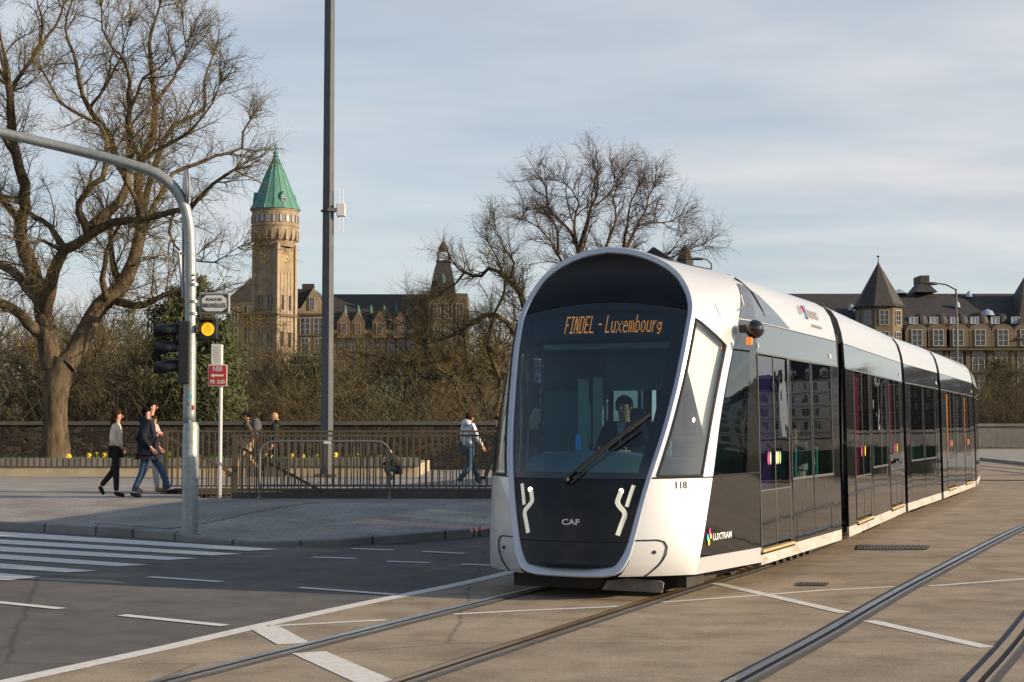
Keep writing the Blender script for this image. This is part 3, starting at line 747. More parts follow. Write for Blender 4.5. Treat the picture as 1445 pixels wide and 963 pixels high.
fz.add(*(lambda m: (m.v, m.f))(patch(1.17, 1.235, off=-.008, nz=2))); fz.add(*(lambda m: (m.v, m.f))(patch(lambda p: arcz(p) - .07, lambda p: arcz(p) + .02, off=-.008, nz=3)))
build_split(fz, 'glass_border', M['rubber'], front, smooth='all')
# display
dz0, dz1 = 2.56, 2.83
dm = MB(); dm.add(*(lambda m: (m.v, m.f))(patch(dz0, dz1, -.86, .86, off=-.03, nz=3))); dm.build('destination_display', mat('display_back', (.012, .022, .018), .5), front, smooth='all')
FONT = {'F': ['1111', '1000', '1000', '1000', '1110', '1000', '1000', '1000', '1000'], 'I': ['111', '010', '010', '010', '010', '010', '010', '010', '111'],
 'N': ['1001', '1101', '1101', '1101', '1011', '1011', '1011', '1001', '1001'], 'D': ['1110', '1001', '1001', '1001', '1001', '1001', '1001', '1001', '1110'],
 'E': ['1111', '1000', '1000', '1000', '1110', '1000', '1000', '1000', '1111'], 'L': ['1000', '1000', '1000', '1000', '1000', '1000', '1000', '1000', '1111'],
 '-': ['000', '000', '000', '000', '111', '000', '000', '000', '000'], ' ': ['00'] * 9,
 'u': ['0000', '0000', '0000', '1001', '1001', '1001', '1001', '1001', '0111'], 'x': ['00000', '00000', '00000', '10001', '01010', '00100', '00100', '01010', '10001'],
 'e': ['0000', '0000', '0000', '0110', '1001', '1111', '1000', '1000', '0111'], 'm': ['00000', '00000', '00000', '11010', '10101', '10101', '10101', '10101', '10101'],
 'b': ['1000', '1000', '1000', '1110', '1001', '1001', '1001', '1001', '1110'], 'o': ['0000', '0000', '0000', '0110', '1001', '1001', '1001', '1001', '0110'],
 'r': ['000', '000', '000', '101', '110', '100', '100', '100', '100'], 'g': ['0000', '0000', '0000', '0111', '1001', '1001', '0111', '0001', '0110']}
lm = MB(); x0 = -.375; tot = 0; msg = 'FINDEL - Luxembourg'
cols_ = sum(len(FONT[c][0]) + 1 for c in msg); px_ = (.665 + .375) / cols_
cx = x0
for c in msg:
    g = FONT[c]
    for r_ in range(9):
        for k, b_ in enumerate(g[r_]):
            if b_ == '1':
                tt_ = cx + k * px_; z = 2.805 - r_ * .0205 - (.02 if c == 'g' else 0)
                a_ = mask(tt_, z, -.016); lm.add([a_ + Vector((sx1 * px_ * .42, 0, sz1 * .0085)) for sx1, sz1 in ((-1, -1), (1, -1), (1, 1), (-1, 1))], [(0, 1, 2, 3)])
    cx += (len(g[0]) + 1) * px_
lm.build('display_lettering', M['led'], front)
# light bars
def ribbon(pts, w, off=.010, th=.012):
    pts = catmull([Vector((a, 0, b)) for a, b in pts], .02); m = MB(); rows = []
    for i, p in enumerate(pts):
        d = (pts[min(i + 1, len(pts) - 1)] - pts[max(i - 1, 0)]).normalized(); nn_ = Vector((-d.z, 0, d.x)) * w / 2
        a = p + nn_; b = p - nn_
        rows.append([mask(a.x, a.z, -.003), mask(a.x, a.z, off), mask(b.x, b.z, off), mask(b.x, b.z, -.003)])
    return m.grid(rows)
for sd in (1, -1):
    m = ribbon([(sd * .475, 1.07), (sd * .455, 1.0), (sd * .445, .95), (sd * .475, .905), (sd * .515, .86), (sd * .52, .82), (sd * .495, .74), (sd * .465, .64)], .042)
    h_ = m.build('headlight', M['lightbar'], front, smooth=True)
    ribbon([(sd * .585, 1.115), (sd * .56, 1.02), (sd * .535, .91)], .034).build('running_light', M['lightbar'], front, smooth=True)
    c = mask(sd * .475, 1.06, .014); MB().disc(c, .026, (0, -1, 0)).build('lamp', M['lamp'], front)
text('CAF', .075, M['chrome'], front, frame_mtx(mask(0.0, .755, .006), (1, 0, 0), (0, 0.12, 1)), sx_=1.35, bold=.002, ext=.003)
# fleet number on the cheek
vv_ = (1.11 - .25) / 2.55; p = cheek(vv_, .47); d1 = (cheek(vv_, .57) - cheek(vv_, .37)).normalized(); d2 = (cheek(vv_ + .02, .47) - cheek(vv_ - .02, .47)).normalized(); nn_ = d1.cross(d2).normalized()
text('118', .10, M['text_k'], front, frame_mtx(p + nn_ * .004, d1, d2), sx_=1.0, ext=.0004, bold=.001)
# wiper
wp = MB(); a = mask(-.10, 1.16, .03); b = mask(.56, 1.74, .05); wp.tube([a, lerp(a, b, .5) + Vector((0, -.03, 0)), b], .011, 6)
a2 = mask(-.03, 1.13, .03); b2 = mask(.60, 1.66, .05); wp.tube([a2, b2], .008, 6)
build_split(wp, 'wiper_arm', M['black'], front, smooth=True)
wb = MB(); pts = [mask(t, z, .018) for t, z in zip(np.linspace(.02, .66, 10), np.linspace(1.24, 1.80, 10))]; wb.bar(pts[0], pts[5], .03, .03); wb.bar(pts[5], pts[-1], .03, .03); wb.sphere(mask(-.08, 1.16, .03), .035)
build_split(wb, 'wiper_blade', M['black'], front)
# ball mirror camera + indicator, both sides
for sd in (1,):
    m = MB(); m.sphere((sd * 1.405, 1.50, 2.685), .098, 20, 14, (1, 1.05, 1)); m.box((sd * 1.31, 1.50, 2.69), (.12, .08, .08)); m.build('mirror_camera', M['gloss'], front, smooth=True)
    m = MB(); m.box((sd * 1.385, 1.36, 2.555), (.06, .05, .075)); m.build('indicator_light', M['ind'], front, bevel=.01)
    m = MB(); m.tube([(sd * 1.29, 1.25, 2.86), (sd * 1.36, 1.24, 2.92), (sd * 1.33, 1.24, 3.02)], .008, 6); m.box((sd * 1.40, 1.62, 2.52), (.02, .03, .05)); build_split(m, 'bracket', M['lightpole'], front)
# underframe, coupler beam
m = MB(); m.box((0, 1.5, .16), (1.7, 1.9, .14)); m.box((-.3, .62, .16), (.86, .9, .13)); m.box((.5, .85, .16), (.9, .6, .12)); m.build('underframe', M['dark'], front)
m = MB()
pr = [(.05, -.02), (.12, .02), (.9, .10), (1.0, .22)]
m.add([(x_, y_ - .20, z_) for x_, y_, z_ in [(.24, .27, .10), (.82, .36, .085), (.84, .36, .18), (.8, .355, .20), (.5, .30, .215), (.3, .27, .19), (.24, .30, .10), (.82, .39, .085), (.84, .39, .18), (.8, .385, .20), (.5, .33, .215), (.3, .30, .19)]], [(0, 1, 2, 3, 4, 5), (11, 10, 9, 8, 7, 6), (0, 6, 7, 1), (1, 7, 8, 2), (2, 8, 9, 3), (3, 9, 10, 4), (4, 10, 11, 5), (5, 11, 6, 0)])
m.build('obstacle_deflector', M['under'], front)
m = MB()
for k in range(3): m.disc((.28 + k * .28, .062 + k * .04 - .004, .125), .012, (0, -1, 0))
build_split(m, 'bolt', M['steel'], front)
# small black aerial fin on the roof
m = MB(); m.add([(.30, 1.25, 3.49), (.60, 1.25, 3.42), (.38, 1.28, 3.565), (.30, 1.31, 3.49), (.60, 1.31, 3.42), (.40, 1.30, 3.555)], [(0, 1, 2), (3, 5, 4), (0, 3, 4, 1), (1, 4, 5, 2), (2, 5, 3, 0)]); m.build('roof_aerial', M['rubber'], front)

# --- section builder (local frame: x lateral, y along, z up)
def sq(mb, sd, y0, y1, z0, z1, off=0.0, nz=1):
    rows = [[(sd * (prof(lerp(z0, z1, k / nz)) + off), y, lerp(z0, z1, k / nz)) for k in range(nz + 1)] for y in (y0, y1)]
    mb.grid(rows)
def slab(mb, sd, y0, y1, z0, z1, off=0.0, th=.03):
    a = [(sd * (prof(z) + off - t), y, z) for y in (y0, y1) for z in (z0, z1) for t in (0, th)]
    mb.add(a, [(0, 2, 3, 1), (4, 5, 7, 6), (0, 4, 6, 2), (1, 3, 7, 5), (0, 1, 5, 4), (2, 6, 7, 3)])
def fill_section(sec, y0, y1, elems, cowl0=None, ends=True, low_seam=True, inner='teal', both=True):
    """elems: ('w',a,b) window, ('d',a,b,glassmat) door of two leaves"""
    cowl0 = y0 if cowl0 is None else cowl0
    cw = MB()
    ring = [(t, z) for t, z in ARCH]
    for sd in (1, -1):
        rows = [[(sd * t, y, z) for t, z in ring] for y in np.linspace(cowl0, y1, 10)]; cw.grid(rows)
    cowl = cw.build('roof_cowl', M['white'], sec, smooth=True, fix=True)
    if ends:
        e = MB()
        for y in ((cowl0, y1) if cowl0 != 2.0 else (y1,)):
            poly = [(t, y, z) for t, z in ring] + [(-t, y, z) for t, z in ring[::-1][1:]]; poly2 = [(1.275, y, 2.8), (1.25, y, .3), (-1.25, y, .3), (-1.275, y, 2.8)]
            e.add(poly, [tuple(range(len(poly)))])
        build_split(e, 'end_wall', M['under'], sec)
    bk = MB(); sk = MB(); tr = MB(); li = MB(); fr_ = MB(); band = MB()
    sides = (1, -1)
    el_ = sorted(elems, key=lambda e: e[1])
    WZ0, WZ1 = 1.09, 2.45
    for sd in sides:
        # skirt with small joints
        slab(sk, sd, y0, y1, .22, .355, .0)
        slab(band, sd, cowl0 if cowl0 < y0 else y0, y1, 2.475, 2.79, .0)
        prev = y0
        for e in el_ + [('end', y1, y1)]:
            a, b = e[1], e[2]
            if a > prev + .001: slab(bk, sd, prev, a, .362, 2.468, 0, .05)     # solid between openings
            if e[0] == 'w':
                slab(bk, sd, a, b, .362, WZ0, 0, .05); slab(bk, sd, a, b, WZ1, 2.468, 0, .05)
                g = MB(); sq(g, sd, a + .012, b - .012, WZ0 + .012, WZ1 - .01, -.004, 4); g.build('window', M['glass'], sec)
                slab(fr_, sd, a - .006, b + .006, WZ0 - .018, WZ0 + .008, .004, .02)
                for yy in (a, b): slab(fr_, sd, yy - .006, yy + .006, WZ0, WZ1, .003, .02)
            elif e[0] == 'd':
                mid = (a + b) / 2
                for (l0, l1) in ((a + .01, mid - .012), (mid + .012, b - .01)):
                    g = MB(); slab(g, sd, l0, l1, .42, 1.00, .003, .03); dl = g.build('door_leaf', M['gloss'], sec)
                    g = MB(); sq(g, sd, l0, l1, 1.01, 2.44, .002, 4); g.build('door_window', M[e[3]], sec)
                for yy in (a, mid, b): slab(tr, sd, yy - .010, yy + .010, .40, 2.45, .008, .02)
                slab(tr, sd, a, b, .992, 1.008, .005, .02)
                g = MB(); slab(g, sd, a - .02, b + .08, .352, .382, .03, .08); g.build('door_sill', M['yellow'], sec, bevel=.006)
                slab(li, sd, a - .02, b + .08, .335, .349, .03, .06)
            prev = b
        slab(li, sd, y0, y1, .356, .361, .001, .02); slab(li, sd, cowl0 if cowl0 < y0 else y0, y1, 2.792, 2.815, -.004, .03); slab(tr, sd, y0, y1, 2.458, 2.476, .004, .02)
    build_split(bk, 'side_panel', M['gloss'], sec); build_split(sk, 'skirt', M['skirt'], sec); build_split(band, 'upper_band', M['band'], sec)
    build_split(tr, 'trim', M['trim'], sec); build_split(li, 'panel_gap', M['rubber'], sec)
    if fr_.v: build_split(fr_, 'window_frame', M['trim'], sec)
    # interior
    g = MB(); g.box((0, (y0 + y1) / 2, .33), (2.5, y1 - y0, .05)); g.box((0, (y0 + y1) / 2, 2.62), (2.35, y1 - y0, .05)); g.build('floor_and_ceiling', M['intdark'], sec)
    st = MB(); sb_ = MB(); po = MB()
    for e in el_:
        a, b = e[1], e[2]
        if e[0] == 'w':
            yc = (a + b) / 2
            for sd in sides:
                for off in (-.05,):
                    st.box((sd * .98, yc - .1, .80), (.44, .44, .08)); st.box((sd * .98, yc + .16, 1.12), (.44, .07, .62)); st.box((sd * .98, yc + .19, 1.48), (.3, .06, .16))
                    po.tube([(sd * .72, yc + .17, .4), (sd * .72, yc + .17, 2.6)], .016, 6)
        else:
            for yy in (a + .02, b - .02):
                for sd in sides: po.tube([(sd * 1.0, yy, .4), (sd * 1.0, yy, 2.6)], .018, 6)
            colr = {'door_violet': 'violet', 'door_magenta': 'magenta', 'door_orange': 'orange'}[e[3]]
            v_ = MB()
            for sd in sides: v_.box((sd * 1.262, a + .42, 1.42), (.02, .46, 1.95))
            build_split(v_, 'vestibule_panel', M[colr], sec)
    if st.v: build_split(st, 'seat', M['teal'], sec)
    if po.v: build_split(po, 'grab_pole', M['yellow'] if False else M['chrome'], sec)
    # underfloor gear
    u = MB(); u.box((0, (y0 + y1) / 2, .27), (2.3, y1 - y0 - .2, .08))
    yb = (y0 + y1) / 2
    for sd in sides:
        for k in range(6): u.box((sd * 1.18, yb - .9 + k * .33, .19), (.05, .09, .12))
    build_split(u, 'underfloor_gear', M['dark'], sec)
    return cowl

def frame_section(name, a, b):
    e = bpy.data.objects.new(name, None); return e
# first section continues the cab
fill_section(front, 2.0, 6.10, [('d', 2.0, 3.32, 'door_violet'), ('w', 3.46, 4.48), ('w', 4.56, 5.66)])
# second door leaf stickers and details on section 1
dt = MB(); dots = {'pink': [2.34], 'green': [2.43, 2.86], 'box': [2.70], 'lime': [2.77]}
for k, ys_ in dots.items():
    m = MB()
    for y in ys_: m.disc((prof(1.34) + .008, y, 1.34), .036, (1, 0, 0), sc=(1, 2.0))
    m.build('door_sticker', M[k], front)
for z_, name_ in ((0, ''),):
    em = MB(); 
    for (dy, dz_, k) in ((0, .045, 'pink'), (.0, -.045, 'lime'), (-.032, 0, 'cyan'), (.03, 0.01, 'green')):
        MB().disc((1.27 + .028 + .0, .66 + dy, .60 + dz_), .030, (1, -.1, 0), sc=(.8, 1.1)).build('emblem_petal', M[k], front)
pp = body((.60 - .25) / 2.55, .25)
# emblem + name placed on the lower black panel (follow the surface)
def bodypt(u, z, off=.008):
    v = (z - .25) / 2.55; s = (u - cB(v).y) / (2.0 - cB(v).y); return body(v, s) + Vector((off, -.002, 0))
for o in [o for o in bpy.data.objects if o.name.startswith('emblem_petal')]: bpy.data.objects.remove(o)
for (dy, dz_, k, a_) in ((0.004, .05, 'pink', 1), (-.004, -.05, 'lime', 1), (-.036, -.004, 'cyan', 1), (.034, .006, 'lime', .8)):
    MB().disc(bodypt(.62 + dy, .60 + dz_, .010), .030 * a_, (1, -.08, 0), sc=(.85, 1.15)).build('emblem_petal', M[k], front)
d1 = (bodypt(1.1, .6) - bodypt(.8, .6)).normalized()
text('LUXTRAM', .092, M['text_w'], front, frame_mtx(bodypt(.94, .59, .010), d1, (0, 0, 1)), sx_=1.15, bold=.001)
text('118-1', .085, M['text_w'], front, frame_mtx((prof(2.58) + .006, 5.66, 2.58), (0, 1, 0), (-.05, 0, 1)), sx_=.9, bold=.002)
# roof lettering
def cowlpt(y, z, off=.006): return Vector((prof(z) + off, y, z + off * .5))
up_ = (cowlpt(4, 3.12) - cowlpt(4, 3.0)).normalized()
lt = mat('lettering_grey', (.32, .32, .33), .6)
text('LU', .16, lt, front, frame_mtx(cowlpt(4.34, 3.08), (0, 1, 0), up_)); text('EMBOURG', .15, lt, front, frame_mtx(cowlpt(4.98, 3.06), (0, 1, 0), up_), sx_=.9)
for a_, b_, k in ((-.06, .06, 'pink'), (.06, .06, 'cyan'), (-.06, -.06, 'cyan'), (.06, -.06, 'pink')):
    m = MB(); c = cowlpt(4.56, 3.07); m.bar(c, c + Vector((0, a_, 0)) + up_ * b_ * 1.4, .03, .004); m.build('emblem_stroke', M[k], front)
text("LET'S MAKE IT HAPPEN", .055, lt, front, frame_mtx(cowlpt(5.05, 2.92), (0, 1, 0), up_))
# service flaps on lower panel
m = MB()
slab(m, 1, 3.62, 5.5, .83 - .16, .838 - .16, .003, .01); slab(m, 1, 5.5, 5.51, .37, .67, .003, .01); slab(m, 1, 3.62, 3.625, .37, .67, .003, .01)
build_split(m, 'flap_gap', M['rubber'], front)
m = MB()
for y_ in (4.15, 5.15): slab(m, 1, y_, y_ + .05, .93, 1.02, .006, .02)
slab(m, 1, 3.95, 3.98, .70, .80, .006, .02); build_split(m, 'flap_lock', M['chrome'], front)

secs = [
 ('articulated_section', J[1], J[2], [('d', .95, 2.45, 'door_magenta'), ('w', 2.75, 4.5), ('d', 4.85, 6.35, 'door_magenta')]),
 ('articulated_section', J[2], J[3], [('w', .75, 2.5), ('w', 2.65, 4.4)]),
 ('articulated_section', J[3], J[4], [('d', 1.1, 2.6, 'door_orange'), ('w', 3.0, 4.6), ('d', 5.0, 6.5, 'door_orange')]),
 ('articulated_section', J[4], J[5], [('w', .75, 2.5), ('w', 2.65, 4.4)]),
 ('articulated_section', J[5], J[6], [('d', .95, 2.45, 'door_magenta'), ('w', 2.75, 4.5), ('d', 4.85, 6.35, 'door_magenta')]),
 ('rear_section', J[6], J[7], [('w', .8, 1.9), ('w', 2.0, 3.1), ('d', 3.3, 4.6, 'door_violet')]),
]
Rinv = Matrix.Rotation(HD, 4, 'Z') @ Matrix.Translation(-O1)
bel = MB()
for i, (nm, a, b, elems) in enumerate(secs):
    d = (b - a); L = d.length; ang = math.atan2(d.x, d.y)
    base = MB(); base.box((0, L / 2, .30), (2.4, L - .5, .06))
    sec = base.build(nm, M['dark'], tram); sec.matrix_local = Rinv @ Matrix.Translation(a) @ Matrix.Rotation(-ang, 4, 'Z')
    fill_section(sec, .20, L - .20, elems)
    num = text('118-%d' % (i + 2), .085, M['text_w'], sec, frame_mtx((prof(2.58) + .006, L - .55, 2.58), (0, 1, 0), (-.05, 0, 1)), sx_=.9, bold=.002)
    if i in (0, 2):
        m = MB()
        for e in elems:
            if e[0] == 'd': m.disc((prof(1.34) + .01, (e[1] + e[2]) / 2 + .15, 1.34), .04, (1, 0, 0), sc=(1, 1.9))
        build_split(m, 'door_sticker', M['lime'], sec)
        m = MB()
        for e in elems:
            if e[0] == 'd': m.disc((prof(1.34) + .01, (e[1] + e[2]) / 2 - .2, 1.34), .04, (1, 0, 0), sc=(1, 1.9))
        build_split(m, 'door_sticker', M['pink'], sec)
# bellows between sections
for i in range(1, 7):
    p = Rinv @ J[i]; m = MB()
    d = (J[i + 1] - J[i]); ang = -math.atan2(d.x, d.y) + HD
    m.box((p.x, p.y, 1.62), (2.42, .46, 2.62), rz=ang)
    m.build('bellows', M['rubber'], tram, bevel=.05)
# tapered rear cab nose
d = (J[7] - J[6]).normalized(); ang = math.atan2(d.x, d.y)
m = MB(); base = Rinv @ Matrix.Translation(J[7]) @ Matrix.Rotation(-ang, 4, 'Z')
rows = []
for k in range(6):
    y = -.2 + k * .3; sc_ = 1 - .45 * (k / 5) ** 2
    rows.append([base @ Vector((t * sc_, y, z)) for t, z in [(1.3, .22), (1.32, 1.1), (1.29, 2.4), (1.27, 2.8)] + ARCH[1:]])
rows2 = [[base @ Vector((-(base.inverted() @ p).x, (base.inverted() @ p).y, (base.inverted() @ p).z)) for p in r_] for r_ in rows]
m.grid(rows); m.grid(rows2); m.grid([rows[-1], rows2[-1]])
m.build('rear_cab', M['white'], tram, smooth=True, fix=True)
m = MB()
for k in (-.08, .08): m.tube([Rinv @ (lerp(J[1], J[2], .5) + Vector((0, 0, 3.38))), Rinv @ (lerp(J[1], J[2], .5) + Vector((k, 0, 3.41)))], .03, 6)
build_split(m, 'roof_equipment', M['under'], tram)
# wheels under the nose section
for y_, in ((2.9,), (4.6,)):
    for x_ in (-.7175, .7175):
        m = MB(); m.tube([(x_ - .05, y_, .30), (x_ + .05, y_, .30)], .28, 20); m.build('wheel', M['dark'], front)
# cab interior
m = MB(); rows = []
for k in range(9):
    t = lerp(-.66, .66, k / 8); rows.append([(t, .30 - .05 * (1 - (t / .7) ** 2), 1.22), (t, .42, 1.36 + .08 * (1 - (t / .66) ** 2)), (t, .8, 1.42), (t, 1.0, 1.3), (t, 1.0, .4)])
m.grid(rows); m.build('dashboard', mat('dash_grey', (.16, .24, .29), .6), front, smooth=True)
m = MB(); m.box((0, 1.93, 1.55), (2.3, .04, .05)); m.box((-.75, 1.93, 1.5), (.75, .05, 2.2)); m.box((.9, 1.93, 1.5), (.5, .05, 2.2)); m.box((0, 1.93, 2.3), (2.3, .05, .45)); m.box((0, 1.93, .85), (2.3, .05, 1.0)); build_split(m, 'cab_bulkhead', mat('bulkhead', (.17, .26, .27), .6), front)
m = MB(); m.box((-.45, 1.85, 1.62), (.10, .06, 1.2)); m.box((-.62, 1.86, 1.7), (.12, .05, 1.0)); m.box((0, 1.1, 2.52), (1.5, .2, .05)); build_split(m, 'cab_trim', mat('cab_trim_pale', (.6, .75, .70), .6), front)
m = MB(); m.box((0, 1.66, 1.35), (.5, .12, .75), 0); m.box((0, 1.45, .99), (.5, .5, .12)); m.box((0, 1.66, 1.80), (.28, .1, .16)); m.build('driver_seat', M['intdark'], front, bevel=.04)
m = MB(); m.box((-.25, .72, 1.52), (.05, .02, .16)); m.build('screen', emitter('screen_blue', (.03, .2, .5), .3), front)
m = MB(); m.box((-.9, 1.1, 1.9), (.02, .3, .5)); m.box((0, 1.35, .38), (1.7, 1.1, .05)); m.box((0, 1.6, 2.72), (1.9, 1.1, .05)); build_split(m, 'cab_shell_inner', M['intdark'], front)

# ================================================================== BUILDINGS
def window_part(w, h, parent, name='window', arched=False, bars=(1, 2), frame='winframe', glassm='winglass'):
    """window in the local xz plane facing -y: frame mesh with pane child, returned as the frame object (template)"""
    f = MB(); t = .09
    f.box((0, -.02, -h / 2 + t / 2), (w, .10, t)); f.box((0, -.02, h / 2 - t / 2), (w, .10, t)); f.box((-w / 2 + t / 2, -.02, 0), (t, .10, h - 2 * t)); f.box((w / 2 - t / 2, -.02, 0), (t, .10, h - 2 * t))
    for i in range(bars[0]): f.box((lerp(-w / 2, w / 2, (i + 1) / (bars[0] + 1)), -.015, 0), (.07, .07, h - 2 * t))
    for i in range(bars[1]): f.box((0, -.01, lerp(-h / 2, h / 2, (i + 1) / (bars[1] + 1))), (w - 2 * t, .05, .05))
    fo = f.build(name, M[frame], parent)
    g = MB().quad((-w / 2 + t, .01, -h / 2 + t), (w / 2 - t, .01, -h / 2 + t), (w / 2 - t, .01, h / 2 - t), (-w / 2 + t, .01, h / 2 - t)).build('pane', M[glassm], fo)
    return fo
def put_window(tmpl, loc, rz, parent):
    c = tmpl.copy(); COL.objects.link(c); c.parent = parent; c.location = loc; c.rotation_euler = (0, 0, rz)
    for g in tmpl.children:
        d = g.copy(); COL.objects.link(d); d.parent = c
    return c
def town_house(loc, rz, W_, D_, floors, wallm, label, nwin=4, roofh=4.5, group=None, dormers=True, fh=3.3, chim=True):
    H = floors * fh + .6
    t = thing('town_house', label, 'house', loc, rz, group)
    m = MB(); m.box((0, D_ / 2, H / 2 - 6), (W_, D_, H + 12)); w_ = m.build('wall', M[wallm], t)
    m = MB()
    for k in range(floors + 1): m.box((0, -.09, .5 + k * fh), (W_ + .1, .2, .18))
    m.box((0, -.2, H), (W_ + .3, .45, .35)); build_split(m, 'cornice', M['stonegrey'], w_)
    m = MB(); a = 1.6; z0 = H + .15
    vs = [(-W_ / 2, -.1, z0), (W_ / 2, -.1, z0), (W_ / 2, D_, z0), (-W_ / 2, D_, z0), (-W_ / 2, a * .8, z0 + roofh * .72), (W_ / 2, a * .8, z0 + roofh * .72), (W_ / 2, D_ - a, z0 + roofh * .72), (-W_ / 2, D_ - a, z0 + roofh * .72), (-W_ / 2, D_ / 2, z0 + roofh), (W_ / 2, D_ / 2, z0 + roofh)]
    m.add(vs, [(0, 1, 5, 4), (4, 5, 9, 8), (8, 9, 6, 7), (7, 6, 2, 3), (0, 4, 8, 7, 3), (1, 2, 6, 9, 5)]); rf = m.build('roof', M['slate'], t)
    if chim: m = MB(); m.box((-W_ / 2 + .8, D_ / 2, z0 + roofh + .3), (.9, .7, 1.6)); m.build('chimney', M['sanddark'], rf)
    tp = window_part(1.15, 1.9, w_)
    first = True
    for k in range(floors):
        for i in range(nwin):
            L_ = (lerp(-W_ / 2, W_ / 2, (i + .5) / nwin), -.03, .6 + k * fh + 1.65)
            if first: tp.location = L_; first = False
            else: put_window(tp, L_, 0, w_)
    if dormers:
        for i in range(max(1, nwin - 1)):
            m = MB(); x = lerp(-W_ / 2, W_ / 2, (i + .5) / max(1, nwin - 1)); m.box((x, .6, z0 + 1.25), (1.3, 1.4, 1.7)); m.add([(x - .8, -.2, z0 + 2.1), (x + .8, -.2, z0 + 2.1), (x, -.2, z0 + 2.8), (x - .8, 1.6, z0 + 2.1), (x + .8, 1.6, z0 + 2.1), (x, 1.6, z0 + 2.8)], [(0, 1, 2), (3, 5, 4), (0, 2, 5, 3), (1, 4, 5, 2), (0, 3, 4, 1)])
            dm_ = m.build('dormer', M['pale'], t); put_window(tp, (x, -.13, z0 + 1.25), 0, dm_).scale = (.8, 1, .7)
    return t

# ---- sandstone bank building with the clock tower, far left across the valley
YD = 230.0
def X(px, y=YD): return (px - 722.5) / FP * y
def Z(py, y=YD): return P(722, py, y).z
tw = thing('clock_tower', 'tall sandstone tower with gold clock dials and pointed green copper roof', 'tower', (X(386.3), YD, 0))
al = R(29.5); A_ = 4.25
zc = lambda py: Z(py)
m = MB()
zt = zc(322)
base = -16
m.box((0, 0, (zt + base) / 2), (A_, A_, zt - base), rz=-al)
ch = MB()
tshaft = m.build('shaft', M['sand'], tw)
# corner piers and ribs for relief
m = MB()
for i in (-1, 1):
    for j in (-1, 1):
        v = Matrix.Rotation(-al, 3, 'Z') @ Vector((i * A_ / 2, j * A_ / 2, 0)); m.box((v.x, v.y, (zt + base) / 2 - 1), (.5, .5, zt - base - 3), rz=-al)
build_split(m, 'corner_pier', M['stonegrey'], tshaft)
def face_pt(face, a, z, off=.06):   # face 0: shaded (left), 1: lit (right)
    v = Vector((a, -A_ / 2 - off, 0)) if face == 0 else Vector((A_ / 2 + off, a, 0))
    v = Matrix.Rotation(-al, 3, 'Z') @ v; return Vector((v.x, v.y, z))
def face_rz(face): return -al if face == 0 else -al + R(90)
m = MB()
for f_ in (0, 1):
    for a in (-1.2, -.4, .4, 1.2):
        if f_ == 1: 
            p = face_pt(1, a, (zc(470) + zc(385)) / 2, .02); m.box(p, (.12, .25, zc(385) - zc(470)), rz=face_rz(1) + R(90))
build_split(m, 'pilaster_strip', M['stonegrey'], tshaft)
m = MB()
for z in (zc(446), zc(500)): m.box((0, 0, z), (A_ + .7, A_ + .7, .35), rz=-al)
build_split(m, 'string_course', M['sanddark'], tshaft)
for f_ in (0, 1):
    for a in (-.9, .9):
        for z in (zc(428), zc(480)):
            wo = window_part(.7, 2.2, tshaft, bars=(0, 1), frame='sanddark'); wo.location = face_pt(f_, a, z, .03); wo.rotation_euler = (0, 0, face_rz(f_))
# drum
rd = 3.45
dz = [(2.75, zc(350)), (3.05, zc(342)), (3.3, zc(336)), (3.42, zc(330)), (3.42, zc(322)), (3.55, zc(321.5)), (3.55, zc(319.5)), (3.42, zc(319)), (3.42, zc(300)), (3.55, zc(299.5)), (3.55, zc(297)), (.1, zc(297))]
m = MB(); m.lathe([(r, z) for r, z in dz], n=40); drum = m.build('drum', M['sand'], tw, smooth=True)
m = MB()
for k in range(20):
    a = 2 * math.pi * k / 20 + .05; m.box((math.cos(a) * 3.36, math.sin(a) * 3.36, zc(334)), (.35, .4, 1.5), rz=a)
build_split(m, 'corbel', M['stonegrey'], drum)
for k in range(22):
    a = 2 * math.pi * k / 22
    wo = window_part(.62, 1.15, drum, bars=(0, 0), frame='stonegrey', glassm='winlight') if k == 0 else put_window(w0, (0, 0, 0), 0, drum)
    if k == 0: w0 = wo
    wo.location = (math.cos(a) * 3.45, math.sin(a) * 3.45, zc(311)); wo.rotation_euler = (0, 0, a + R(90))
# roof
m = MB(); prf = [(3.75, zc(297.5)), (3.45, zc(292)), (3.05, zc(284)), (2.55, zc(272)), (1.9, zc(256)), (1.15, zc(239)), (.42, zc(224)), (.36, zc(222)), (.5, zc(221)), (.3, zc(218)), (.42, zc(216)), (.14, zc(213)), (.07, zc(203)), (.01, zc(199))]
m.lathe(prf, n=16, a0=.1); roof = m.build('roof', M['copper'], tw, smooth=False)
m = MB()
for k in range(16):
    a = .1 + 2 * math.pi * k / 16; m.tube([(math.cos(a) * r, math.sin(a) * r, z) for r, z in prf[:7]], .06, 4)
m.build('roof_seams', M['copper'], roof)
for a in (R(-58), R(-160), R(32), R(120)):
    c_, s_ = math.cos(a), math.sin(a); m = MB(); b = Matrix.Translation((c_ * 2.75, s_ * 2.75, zc(286))) @ Matrix.Rotation(a + R(90), 4, 'Z')
    vs = [(-.5, -.45, -.9), (.5, -.45, -.9), (.5, -.45, .6), (0, -.45, 1.35), (-.5, -.45, .6), (-.5, .9, -.9), (.5, .9, -.9), (.5, .9, .6), (0, .9, 1.35), (-.5, .9, .6)]
    m.add([b @ Vector(v) for v in vs], [(0, 1, 2, 3, 4), (9, 8, 7, 6, 5), (1, 6, 7, 2), (2, 7, 8, 3), (3, 8, 9, 4), (4, 9, 5, 0)]); d_ = m.build('dormer', M['copper'], roof)
    for g in (window_part(.6, 1.0, tw, name='dormer_window', bars=(0, 1)),): g.matrix_local = b @ Matrix.Translation((0, -.48, -.15))
